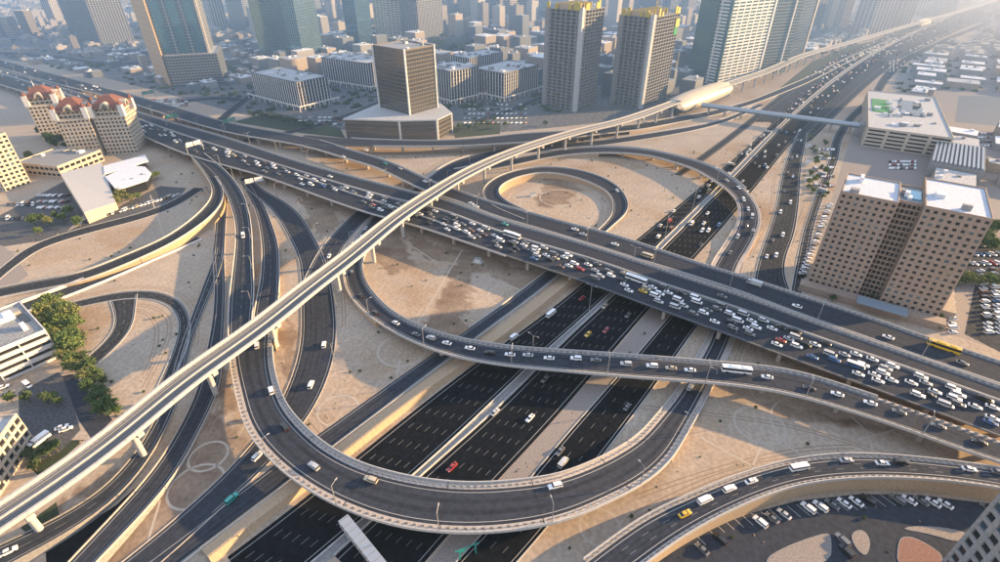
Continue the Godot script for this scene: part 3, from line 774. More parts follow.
func make_towers() -> void:
	# bronze office tower on its podium
	var pts := [[347, 138.5], [401, 140.5], [438, 139.5], [452, 132], [440, 121], [384, 121]]
	var poly := PackedVector2Array()
	for q in pts:
		var w := U(q[0], q[1]); poly.append(Vector2(w.x, w.z))
	taken.append(poly)
	var r := corner_tower("office_tower", "square bronze glass office tower with white corner fins on a low podium", [378, 108], [410, 115.5], [439, 108], 51.0, {"row": true, "fh": 3.7, "band": 0.2, "wall": "bronze_band", "glass": "glass_bronze", "bay": 3.2, "pier": 0.12, "out": 0.2, "sep": true, "roof": "roof_gray", "pier_mat": "hotel_dark"}, 19.0)
	for q in [[-1, -1], [-1, 1], [1, 1], [1, -1]]:
		put_box(r[0], "corner_fin", Vector3(q[0] * (r[1] / 2) - 0.7, 0, q[1] * (r[2] / 2) - 0.7), Vector3(q[0] * (r[1] / 2) + 0.7, r[4] + 1.6, q[1] * (r[2] / 2) + 0.7), M["white_paint"])
	put_box(r[0], "base_plinth", Vector3(-r[1] / 2 + 0.3, -18.5, -r[2] / 2 + 0.3), Vector3(r[1] / 2 - 0.3, 0, r[2] / 2 - 0.3), M["glass_bronze"])
	var pod := thing("office_podium", "low bronze glass podium with flat white roof below the bronze tower", "building")
	var core := MB.new(); core.prism(poly, 0.02, 18.2); obj(core, "glass_wall", M["glass_bronze"], pod)
	var grown: Array = Geometry2D.offset_polygon(poly, 0.9)
	var roof := MB.new(); roof.prism(grown[0], 18.2, 19.4); obj(roof, "roof", M["roof_pale"], pod)
	for f in 4:
		var bb := MB.new(); bb.prism(Geometry2D.offset_polygon(poly, 0.25)[0], 3.2 + f * 4.0, 4.2 + f * 4.0); obj(bb, "floor_band", M["bronze_band"], pod)
	for i in 5:
		var cb := MB.new(); cb.cyl(Vector3(poly[i].x, 0, poly[i].y), Vector3(poly[i].x, 18.2, poly[i].y), 1.1, 1.1, 8); obj(cb, "corner_pier", M["white_paint"], pod)
	for f in [0.33, 0.66]:
		for i in [0, 1]:
			var c2 := poly[i].lerp(poly[i + 1], f)
			var cb := MB.new(); cb.cyl(Vector3(c2.x, 0, c2.y), Vector3(c2.x, 18.2, c2.y), 0.5, 0.5, 8); obj(cb, "corner_pier", M["cream_paint"], pod)
	# white finned office blocks
	var fin := {"row": true, "fh": 3.8, "band": 0.12, "wall": "slate_wall", "pier_mat": "white_paint", "glass": "glass_dark", "bay": 4.4, "pier": 1.0, "out": 0.7, "sep": true, "roof": "roof_pale", "plant": 14}
	var offices := [
		[[262, 97], [302, 110], [330, 102], 83.0, "white finned office block behind the hedge beside the curved ramp"],
		[[328, 82], [371, 90], [392, 83], 64.0, "white finned office block between the blue glass tower and the bronze tower"],
		[[434, 96], [452, 104], [474, 96], 72.0, "white finned office block standing next to the bronze tower"],
		[[476, 94], [504, 101], [534, 90], 74.0, "white finned office block with wide pale roof beside the construction towers"],
		[[452, 78], [470, 82], [502, 74], 59.0, "white finned office block set back behind its twins, with a stepped roof"]]
	for o in offices:
		var k := corner_tower("office_block", o[4], o[0], o[1], o[2], o[3], fin)
		k[0].set_meta("group", "white finned office blocks")
		# arcade round the foot
		var ar := MB.new()
		var w: float = k[1] / 2 + 7; var d: float = k[2] / 2 + 7
		ar.box(Vector3(-w, 5.2, d - 1.2), Vector3(w, 6.4, d)); ar.box(Vector3(-w, 5.2, -d), Vector3(-w + 1.2, 6.4, d - 1.25))
		obj(ar, "arcade_beam", M["white_paint"], k[0])
		for i in 9:
			put_box(k[0], "arcade_post", Vector3(-w + i * w / 4.2, 0, d - 1.0), Vector3(-w + i * w / 4.2 + 0.8, 5.19, d - 0.2), M["white_paint"])
			put_box(k[0], "arcade_post", Vector3(-w + 0.2, 0, -d + i * d / 4.6), Vector3(-w + 1.0, 5.19, -d + i * d / 4.6 + 0.8), M["white_paint"])
	# tall glass towers that leave the top of the picture
	corner_tower("glass_tower", "broad blue glass tower with pale edge behind a white office block", [265, 62], [305, 65], [321, 58], 205.0, {"fh": 4.0, "band": 0.06, "bay": 3.0, "pier": 0.25, "out": 0.15, "wall": "slate_wall", "glass": "glass_teal", "pier_mat": "metal_gray"})
	var lt := corner_tower("residential_tower", "tall tower with golden flank and blue glass front over a dark podium", [157, 79], [172, 86], [214, 87], 215.0, {"fh": 3.6, "band": 0.28, "bay": 6.0, "pier": 1.2, "out": 0.5, "wall": "slate_wall", "glass": "glass_blue", "pier_mat": "gray_wall"})
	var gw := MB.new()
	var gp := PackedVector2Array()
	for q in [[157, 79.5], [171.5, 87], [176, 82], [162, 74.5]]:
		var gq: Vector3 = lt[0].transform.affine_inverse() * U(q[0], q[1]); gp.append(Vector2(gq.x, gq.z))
	gw.prism(gp, 0.1, 214); obj(gw, "gold_wing", M["gold_wall"], lt[0])  # gold-coloured slab; its floor bands alternate gold and tan
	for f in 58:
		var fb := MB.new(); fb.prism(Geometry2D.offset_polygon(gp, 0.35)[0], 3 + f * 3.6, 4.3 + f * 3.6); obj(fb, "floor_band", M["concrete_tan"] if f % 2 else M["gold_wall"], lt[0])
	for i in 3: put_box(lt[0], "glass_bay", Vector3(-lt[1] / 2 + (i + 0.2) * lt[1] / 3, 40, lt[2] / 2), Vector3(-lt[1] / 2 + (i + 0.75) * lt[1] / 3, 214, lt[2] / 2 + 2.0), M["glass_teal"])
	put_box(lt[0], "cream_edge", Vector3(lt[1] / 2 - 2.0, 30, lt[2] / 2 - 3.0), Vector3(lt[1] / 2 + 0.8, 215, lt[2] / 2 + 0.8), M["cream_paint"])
	var pd := {"fh": 3.6, "band": 0.4, "bay": 3.6, "pier": 0.7, "out": 0.4, "wall": "slate_wall", "glass": "glass_dark"}
	block(lt[0], Transform3D(Basis(), Vector3(6, 0, 4)), lt[1] + 6, lt[2] + 14, 0.05, 38, pd)
	corner_tower("residential_tower", "slim dark grey tower standing behind the golden flanked tower", [95, 38], [102, 45], [127, 40], 210.0, {"fh": 3.6, "band": 0.3, "bay": 5.0, "pier": 1.4, "out": 0.4, "wall": "slate_wall", "glass": "glass_dark", "pier_mat": "gray_wall"})
	corner_tower("glass_tower", "narrow pale blue tower next to the broad blue glass tower", [238, 28], [248, 30], [258, 27], 190.0, {"fh": 4.0, "band": 0.2, "bay": 5.0, "pier": 1.2, "out": 0.4, "wall": "gray_wall", "glass": "glass_blue"})
	corner_tower("residential_tower", "pale striped twin tower beside a white dome", [207, 27], [215, 29], [226, 27], 180.0, {"fh": 3.6, "band": 0.35, "bay": 7.0, "pier": 2.5, "out": 0.4, "wall": "gray_wall", "glass": "glass_dark", "pier_mat": "white_paint"})
	corner_tower("glass_tower", "dark slab tower rising behind the bronze office tower", [355, 50], [361, 53], [370, 50], 210.0, {"fh": 4.0, "band": 0.05, "bay": 4.0, "pier": 0.3, "out": 0.2, "wall": "slate_wall", "glass": "glass_teal"})
	corner_tower("residential_tower", "green balconied tower with pale bands behind the bronze office tower", [382, 43], [390, 46], [402, 43], 200.0, {"fh": 3.8, "band": 0.5, "bay": 9.0, "pier": 1.4, "out": 1.0, "wall": "cream_paint", "glass": "glass_green"})
	corner_tower("residential_tower", "broad grey tower with fine vertical ribs behind the bronze office tower", [400, 42], [420, 46], [436, 40], 195.0, {"fh": 3.8, "band": 0.15, "bay": 4.0, "pier": 1.3, "out": 0.6, "wall": "gray_wall", "glass": "glass_dark"})
	# concrete towers going up
	var con := {"row": true, "fh": 3.5, "band": 0.17, "bay": 6.4, "pier": 0.9, "out": 5.0, "wall": "raw_concrete", "glass": "concrete_gray", "core": "bare_interior", "sep": true, "roof": "concrete_gray", "upstand": 0.3, "plant": 0}
	var spec := [[[542, 105], [575, 112], [595, 104], 11.0, "bare concrete tower under construction crowned with yellow formwork, the broader of two"], [[612, 102], [641, 109], [660, 98], 18.0, "bare concrete tower under construction with yellow formwork and a green net panel"]]
	for i in 2:
		var t := corner_tower("construction_tower", spec[i][4], spec[i][0], spec[i][1], spec[i][2], spec[i][3], con)
		var root: Node3D = t[0]
		root.set_meta("group", "concrete towers under construction")
		var h: float = t[4]; var w: float = t[1]; var d: float = t[2]
		put_box(root, "lift_core", Vector3(-w / 2 - 0.6, 0, d / 2 - 3.2), Vector3(-w / 2 + 3.2, h + 3, d / 2 + 0.6), M["roof_pale"])
		put_box(root, "lift_shaft", Vector3(-w / 2 + 3.18, 0, d / 2 - 5.5), Vector3(-w / 2 + 6.5, h + 2, d / 2 + 0.3), M["raw_concrete"])
		for q in 14:
			var x := rng.randf_range(-w / 2, w / 2 - 4); var sd := rng.randi() % 2
			var y := h + rng.randf_range(0.4, 4.0)
			if sd == 0: put_box(root, "formwork", Vector3(x, h + 0.2, d / 2 - 0.6 + q * 0.01), Vector3(x + 3.5, y + 4, d / 2 + 0.5 + q * 0.01), M["yellow_form"])
			else: put_box(root, "formwork", Vector3(-w / 2 - 0.5 - q * 0.01, h + 0.2, x * d / w), Vector3(-w / 2 + 0.6 - q * 0.01, y + 4, x * d / w + 3.5), M["yellow_form"])
		for q in 8: put_box(root, "form_panel", Vector3(-w / 2 + 2 + q * (w - 6) / 8, h + 0.3, -d / 4), Vector3(-w / 2 + 2.8 + q * (w - 6) / 8, h + 5.5, d / 4), M["yellow_form"] if q % 2 else M["concrete_tan"])
		if i == 1:
			put_box(root, "net_panel", Vector3(w / 2 - 9, h - 22, d / 2 + 0.05), Vector3(w / 2 - 0.5, h - 14, d / 2 + 0.3), M["turf"])
			put_box(root, "formwork", Vector3(w / 2 - 9, h - 13.5, d / 2 + 0.05), Vector3(w / 2 + 0.4, h - 5, d / 2 + 1.2), M["yellow_form"])
		# tower crane beside it
		var cr := thing("tower_crane", ["yellow tower crane tied to the broader construction tower", "yellow tower crane behind the netted construction tower"][i], "crane", root.transform * Vector3(w / 2 + 4, 0, -d / 4), 0.6 + i)
		var ch := h + 22.0
		var ma := MB.new()
		for s in [[-0.9, -0.9], [0.9, -0.9], [0.9, 0.9], [-0.9, 0.9]]: ma.cyl(Vector3(s[0], 0, s[1]), Vector3(s[0], ch, s[1]), 0.16, 0.16, 4)
		var yy := 0.0
		while yy < ch - 3:
			ma.cyl(Vector3(-0.9, yy, 0.9), Vector3(0.9, yy + 3, 0.9), 0.1, 0.1, 3); ma.cyl(Vector3(-0.9, yy, -0.9), Vector3(-0.9, yy + 3, 0.9), 0.1, 0.1, 3); yy += 3.0
		obj(ma, "mast", M["yellow_form"], cr)
		var jb := MB.new(); jb.box(Vector3(-14, ch, -0.8), Vector3(45, ch + 1.2, 0.8)); obj(jb, "jib", M["yellow_form"], cr)
		put_box(cr, "counterweight", Vector3(-14, ch - 2.5, -1.2), Vector3(-10, ch + 2, 1.2), M["concrete_gray"])
	# towers beside the station
	var ga := corner_tower("glass_tower", "white and green striped tower close behind the metro station", [694, 78], [716, 85], [740, 73], 210.0, {"fh": 4.0, "band": 0.45, "bay": 14.0, "pier": 2.0, "out": 0.6, "wall": "white_paint", "glass": "glass_green"})
	put_box(ga[0], "stair_slab", Vector3(-ga[1] / 2 - 3, 0, -ga[2] / 2), Vector3(-ga[1] / 2 + 0.02, 214, ga[2] * 0.1), M["glass_green"])
	put_box(ga[0], "corner_fin", Vector3(ga[1] / 2 - 1, 0, ga[2] / 2 - 4), Vector3(ga[1] / 2 + 2.5, 216, ga[2] / 2 + 1.0), M["white_paint"])
	put_box(ga[0], "corner_fin", Vector3(-ga[1] / 2 - 1.4, 0, ga[2] / 2 - 3), Vector3(-ga[1] / 2 + 1, 216, ga[2] / 2 + 1.0), M["glass_green"])
	var gb := corner_tower("glass_tower", "pale green glass tower with twin white fins along the metro line", [738, 72], [746, 77], [762, 68], 205.0, {"fh": 4.0, "band": 0.2, "bay": 4.0, "pier": 0.4, "out": 0.4, "wall": "gray_wall", "glass": "glass_green"})
	for s in [0.2, 0.8]: put_box(gb[0], "corner_fin", Vector3(-gb[1] / 2 + gb[1] * s - 1.0, 0, gb[2] / 2), Vector3(-gb[1] / 2 + gb[1] * s + 1.0, 207, gb[2] / 2 + 1.6), M["white_paint"])
	var gc := corner_tower("glass_tower", "dark grey tower with cream edge along the metro line", [762, 61], [780, 65], [789, 58], 200.0, {"fh": 4.0, "band": 0.12, "bay": 5.0, "pier": 0.4, "out": 0.3, "wall": "slate_wall", "glass": "glass_blue"})
	put_box(gc[0], "corner_fin", Vector3(gc[1] / 2 - 2.5, 0, gc[2] / 2 - 1.0), Vector3(gc[1] / 2 + 1.2, 203, gc[2] / 2 + 1.2), M["cream_paint"])
	var far_spec := [[[860, 34], [866, 37], [871, 33]], [[871, 32], [876, 34], [882, 31]], [[882, 29], [887, 31], [893, 28]], [[920, 14], [925, 16], [932, 13]]]
	for i in 4:
		var o := corner_tower("apartment_tower", ["slim tower with white fins far down the metro line, first of the hazy row", "slim tower with white fins far down the metro line, second of the hazy row", "slim tower with white fins far down the metro line, third of the hazy row", "lone hazy slim tower beyond the far metro station"][i], far_spec[i][0], far_spec[i][1], far_spec[i][2], 190.0, {"fh": 4.0, "band": 0.3, "bay": 9.0, "pier": 2.6, "out": 0.6, "wall": "gray_wall", "glass": "glass_blue", "pier_mat": "cream_paint"})
		o[0].set_meta("group", "slim towers along the far metro line")
	# cluster of hazy towers between the bronze tower and the construction towers
	var row := [[446, 27, 9, 120], [455, 22, 8, 150], [466, 26, 10, 135], [478, 21, 9, 160], [489, 25, 10, 150], [500, 20, 8, 130], [510, 25, 11, 165], [522, 22, 9, 140], [533, 26, 8, 150], [604, 24, 9, 130], [620, 20, 10, 150], [648, 20, 12, 110], [668, 21, 14, 95], [686, 19, 12, 110], [440, 18, 6, 140], [450, 16, 6, 120], [461, 17, 7, 150], [472, 15, 6, 130], [484, 16, 7, 140], [495, 14, 6, 150], [505, 15, 7, 130], [516, 14, 6, 150], [528, 17, 6, 140], [540, 15, 6, 150], [612, 12, 7, 140], [630, 13, 8, 150], [656, 11, 9, 120], [678, 12, 8, 130], [318, 22, 10, 110], [335, 25, 12, 80], [800, 26, 8, 90], [812, 30, 10, 70], [826, 27, 9, 90], [838, 30, 8, 60], [14, 36, 8, 34], [34, 38, 9, 48], [3, 36, 8, 30], [58, 26, 3.5, 62]]
	var tones := ["slate_wall", "gray_wall", "cream_paint", "beige_wall"]
	var words := ["blue-grey", "pale grey", "cream", "sand-coloured"]
	for i in row.size():
		var q = row[i]
		var k := i % 4
		var where := "in the hazy cluster beyond the park" if i < 9 else ("in the haze behind the construction towers" if i < 14 else ("in the faintest far rank of the haze" if i < 28 else ("between the tall glass towers in the haze" if i < 30 else ("in the haze along the far metro line" if i < 34 else "alone among low houses in the hazy suburb"))))
		var o := corner_tower("apartment_tower", "%s apartment tower %s" % [words[k], where], [q[0] - q[2] * 0.5, q[1] - 1], [q[0], q[1]], [q[0] + q[2] * 0.5, q[1] - 1.2], q[3], {"fh": 3.8, "band": 0.4, "bay": 6.0, "pier": 1.8, "out": 0.5, "wall": tones[k], "glass": "glass_blue" if k < 2 else "glass_dark", "pier_mat": tones[(k + 1) % 4]})
		o[0].set_meta("group", "hazy apartment towers")

func make_hotel() -> void:
	var root := thing("hotel_building", "brown concrete hotel of two window-gridded wings joined by a dark recess", "building", Vector3(170, 0, -241), deg_to_rad(-34.3))
	taken.append(PackedVector2Array([Vector2(165, -232), Vector2(225, -200), Vector2(262, -245), Vector2(190, -280)]))
	var st := {"fh": 3.1, "band": 0.54, "bay": 3.1, "pier": 1.6, "out": 0.5, "wall": "hotel_wall", "glass": "glass_dark", "roof": "roof_sky_tint", "wins": true, "plant": 2, "upstand": 0.8, "sep": false}
	block(root, Transform3D(Basis(), Vector3(12, 0, -15)), 24, 30, 0.0, 56, st)
	block(root, Transform3D(Basis(), Vector3(46.5, 0, -21)), 25, 42, 0.0, 57, st)
	block(root, Transform3D(Basis(), Vector3(29, 0, -18)), 9.98, 24, 0.0, 55, {"fh": 2.9, "band": 0.34, "bay": 1.9, "pier": 0.5, "out": 1.0, "wall": "hotel_wall", "glass": "glass_dark", "roof": "roof_gray", "plant": 3, "pane": "glass_dark"})
	put_box(root, "roof_pool", Vector3(26, 55.2, -24), Vector3(33, 55.8, -12), M["pool"])
	put_box(root, "podium", Vector3(-3, 0, 0.5), Vector3(62, 4.2, 7), M["hotel_wall"])
	put_box(root, "canopy", Vector3(24, 4.6, 3), Vector3(46, 5.2, 11), M["blue_roof"])
	put_box(root, "podium", Vector3(59.2, 0, -44), Vector3(66, 5.0, -6), M["beige_wall"])

func make_left_side() -> void:
	# three domed apartment towers
	var spec := [[108, 117, 25.0, "red roofed apartment tower with arched gable closest to the cream hall"], [70, 120, 24.0, "red roofed apartment tower with spire in the middle of the three"], [39, 106, 23.0, "red roofed apartment tower with spire set farthest from the cream hall"]]
	for i in 3:
		var q = spec[i]
		var p := U(q[0], q[1], 33); p.y = 0
		var w: float = q[2]
		p += Vector3(-0.2, 0, -0.98) * w * 0.5
		var root := thing("domed_apartment", q[3], "building", p, deg_to_rad(12 + i * 6), "red roofed apartment towers")
		mark(root, w, w)
		block(root, Transform3D(), w, w, 0, 33, {"fh": 3.3, "band": 0.45, "bay": 3.1, "pier": 1.3, "out": 0.5, "wall": "cream_paint", "glass": "glass_dark", "wins": true, "plant": 0, "roof": "roof_pale"})
		put_box(root, "cornice", Vector3(-w / 2 - 0.8, 32.2, -w / 2 - 0.8), Vector3(w / 2 + 0.8, 33.4, w / 2 + 0.8), M["cream_paint"])
		block(root, Transform3D(), w * 0.8, w * 0.8, 33.4, 40, {"fh": 3.3, "band": 0.5, "bay": 3.4, "pier": 1.2, "out": 0.4, "wall": "cream_paint", "glass": "glass_dark", "plant": 0, "roof": "roof_pale"})
		var hm := MB.new()
		var a := w * 0.54; var b := w * 0.12
		hm.hexa([Vector3(-a, 40.3, -a), Vector3(a, 40.3, -a), Vector3(a, 40.3, a), Vector3(-a, 40.3, a)], [Vector3(-b, 49, -b), Vector3(b, 49, -b), Vector3(b, 49, b), Vector3(-b, 49, b)])
		obj(hm, "red_roof", M["roof_red"], root)
		for s in 4:      # arched gable on every face
			var gm := MB.new()
			gm.xf = Transform3D(Basis(Vector3.UP, s * PI / 2), Vector3.ZERO)
			var rr := w * 0.15
			for e in 10:
				var t0 := PI * e / 10; var t1 := PI * (e + 1) / 10
				for ring in [[1.0, 0.72, 0.5]]:
					var o0 := Vector3(cos(t0) * rr, 39.5 + sin(t0) * rr * 1.5, w * 0.5 + 0.8); var o1 := Vector3(cos(t1) * rr, 39.5 + sin(t1) * rr * 1.5, w * 0.5 + 0.8)
					var i0 := Vector3(cos(t0) * rr * 0.68, 39.5 + sin(t0) * rr * 1.1, w * 0.5 + 0.8); var i1 := Vector3(cos(t1) * rr * 0.68, 39.5 + sin(t1) * rr * 1.1, w * 0.5 + 0.8)
					var bk := Vector3(0, 0, -w * 0.3)
					gm.quad(o0, i0, i1, o1); gm.quad(o0, o1, o1 + bk, o0 + bk); gm.quad(i1, i0, i0 + bk, i1 + bk)
			obj(gm, "gable_arch", M["cream_paint"], root)
			var gl := MB.new(); gl.xf = gm.xf
			for e in 10:
				var t0 := PI * e / 10; var t1 := PI * (e + 1) / 10
				gl.tri(Vector3(0, 39.5, w * 0.5 + 0.2), Vector3(cos(t1) * rr * 0.7, 39.5 + sin(t1) * rr * 1.12, w * 0.5 + 0.2), Vector3(cos(t0) * rr * 0.7, 39.5 + sin(t0) * rr * 1.12, w * 0.5 + 0.2))
			obj(gl, "gable_window", M["glass_green"], root)
		for s in [[-1, -1], [1, -1], [1, 1], [-1, 1]]:
			put_box(root, "turret", Vector3(s[0] * w * 0.47 - 1.9, 33.4, s[1] * w * 0.47 - 1.9), Vector3(s[0] * w * 0.47 + 1.9, 43.0, s[1] * w * 0.47 + 1.9), M["white_paint"])
			var cm := MB.new(); cm.cyl(Vector3(s[0] * w * 0.47, 43.0, s[1] * w * 0.47), Vector3(s[0] * w * 0.47, 46.5, s[1] * w * 0.47), 2.5, 0.1, 8); obj(cm, "turret_roof", M["roof_red"], root)
		if i > 0:
			var sm := MB.new(); sm.cyl(Vector3(-w * 0.2, 44, -w * 0.2), Vector3(-w * 0.2, 54, -w * 0.2), 0.9, 0.05, 8); obj(sm, "spire", M["white_paint"], root)
	# low garage with pergola in front of the towers
	corner_tower("low_building", "low cream service building with pergola at the foot of the red roofed towers", [30, 170], [62, 178], [96, 160], 9.0, {"fh": 4, "band": 0.5, "bay": 5, "pier": 1.2, "wall": "cream_paint", "roof": "roof_gray"})
	# cream hall
	var hall := thing("cream_hall", "big hall with sloping cream roof and curved white canopies", "building")
	var hp := [[60, 174, 9], [101, 163, 7.5], [115.5, 203, 6.5], [84, 213, 8]]
	var top := []; var bot := []
	var poly := PackedVector2Array()
	for q in hp:
		var w := U(q[0], q[1], q[2]); top.append(w); bot.append(Vector3(w.x, 0, w.z)); poly.append(Vector2(w.x, w.z))
	taken.append(poly)
	var hb := MB.new(); hb.hexa(bot, top); obj(hb, "wall", M["cream_paint"], hall)
	var hr := MB.new(); var t2 := []
	for w in top: t2.append(w + Vector3(0, 0.5, 0))
	hr.hexa(top, t2); obj(hr, "roof", M["concrete_pale"], hall)
	var cur := [[103, 165, 9], [145, 155, 9], [148, 162, 9], [104, 174, 9]]
	for c in [[[103, 166], [145, 155], [148, 161], [104, 174]], [[105, 177], [118, 170], [132, 165.5], [145, 167], [151, 173], [147, 180], [132, 185], [116, 190]]]:
		var cb := PackedVector2Array()
		for q in c:
			var w := U(q[0], q[1], 8.0); cb.append(Vector2(w.x, w.z))
		taken.append(cb)
		var cm := MB.new(); cm.prism(cb, 7.4, 8.2); obj(cm, "canopy", M["roof_white"], hall)
		var wm := MB.new(); wm.prism(Geometry2D.offset_polygon(cb, -2.0)[0], 0, 7.4); obj(wm, "glass_wall", M["glass_dark"], hall)
	# pale tower at the frame's edge
	corner_tower("apartment_block", "pale cream apartment block beside the service road and parked cars", [-26, 178], [6, 192], [29, 183], 141.0, {"row": true, "fh": 3.4, "band": 0.45, "bay": 3.6, "pier": 1.4, "out": 0.5, "wall": "cream_paint", "glass": "glass_dark", "wins": true})
	# white banded office with trees beside it
	var wo := thing("banded_office", "white four-storey office with ribbon windows beside a clump of trees", "building")
	var fr := U(46, 331, 15); var fl := U(-14, 356, 15); var br := U(27, 300, 15)
	var ex := (fr - fl).normalized(); var bz := (fr - br).normalized()
	var ang := atan2(-ex.z, ex.x)
	var wW := fr.distance_to(fl); var wD := fr.distance_to(br)
	wo.position = Vector3(fr.x, 0, fr.z) - ex * wW * 0.5 - Vector3(-ex.z, 0, ex.x) * wD * 0.5
	wo.rotation.y = ang
	mark(wo, wW, wD)
	block(wo, Transform3D(), wW, wD, 0, 15, {"fh": 3.75, "band": 0.5, "bay": 12.0, "pier": 0.5, "out": 0.8, "wall": "white_paint", "glass": "glass_dark", "sep": true, "roof": "roof_gray", "plant": 5})
	put_box(wo, "roof_well", Vector3(wW * 0.28, 15.1, -wD * 0.15), Vector3(wW * 0.42, 15.6, wD * 0.1), M["glass_dark"])
	put_box(wo, "roof_screen", Vector3(-wW * 0.1, 15.2, -wD * 0.35), Vector3(wW * 0.25, 16.4, -wD * 0.1), M["roof_white"])
	# gridded block by the car park
	corner_tower("gridded_office", "cream office with deep window grid overlooking a small car park", [-60, 480], [-4, 502], [-13, 452], 14.0, {"fh": 3.6, "band": 0.35, "bay": 3.2, "pier": 0.8, "out": 0.9, "wall": "cream_paint", "glass": "glass_dark", "wins": true})

func make_right_side() -> void:
	# office with curved stepped floors and a green court on its roof
	var r := corner_root("stepped_office", "broad beige office with stepped white terraces and a green roof court", "building", [862, 150], [945, 158], [966, 118])
	block(r[0], Transform3D(), r[1], r[2], 0, 17, {"fh": 3.4, "band": 0.5, "bay": 16, "pier": 2.5, "out": 1.2, "wall": "cream_paint", "glass": "glass_dark", "sep": true, "roof": "roof_pale", "plant": 30})
	put_box(r[0], "roof_court", Vector3(-r[1] * 0.1, 17.3, -r[2] * 0.44), Vector3(r[1] * 0.25, 17.6, -r[2] * 0.2), M["turf"])
	put_box(r[0], "roof_well", Vector3(-r[1] * 0.1, 17.3, -r[2] * 0.05), Vector3(r[1] * 0.3, 17.7, r[2] * 0.25), M["glass_dark"])
	var rr := corner_root("ribbed_hall", "long grey hall with ribbed roof behind the hotel", "building", [925, 177], [978, 186], [988, 164])
	put_box(rr[0], "wall", Vector3(-rr[1] / 2, 0, -rr[2] / 2), Vector3(rr[1] / 2, 12, rr[2] / 2), M["gray_wall"])
	for i in 12: put_box(rr[0], "roof_rib", Vector3(-rr[1] / 2 + 0.2, 12, -rr[2] / 2 + i * rr[2] / 12), Vector3(rr[1] / 2 - 0.2, 13.6, -rr[2] / 2 + (i + 0.55) * rr[2] / 12), M["metal_gray"])
	put_box(rr[0], "roof", Vector3(-rr[1] / 2 + 0.1, 12, -rr[2] / 2 + 0.1), Vector3(rr[1] / 2 - 0.1, 12.4, rr[2] / 2 - 0.1), M["slate_wall"])
	# the tall office by the car park whose corner shows
	var b := U(940, 569)
	var tw := thing("gridded_tower", "tall grey concrete tower with deep dark openings beside the car park", "building", b + Vector3(17, 0, 16.5), deg_to_rad(-6))
	mark(tw, 34, 34)
	block(tw, Transform3D(), 34, 34, 0, 62, {"fh": 4.2, "band": 0.38, "bay": 4.2, "pier": 1.6, "out": 1.0, "wall": "gray_wall", "glass": "glass_dark", "wins": true})

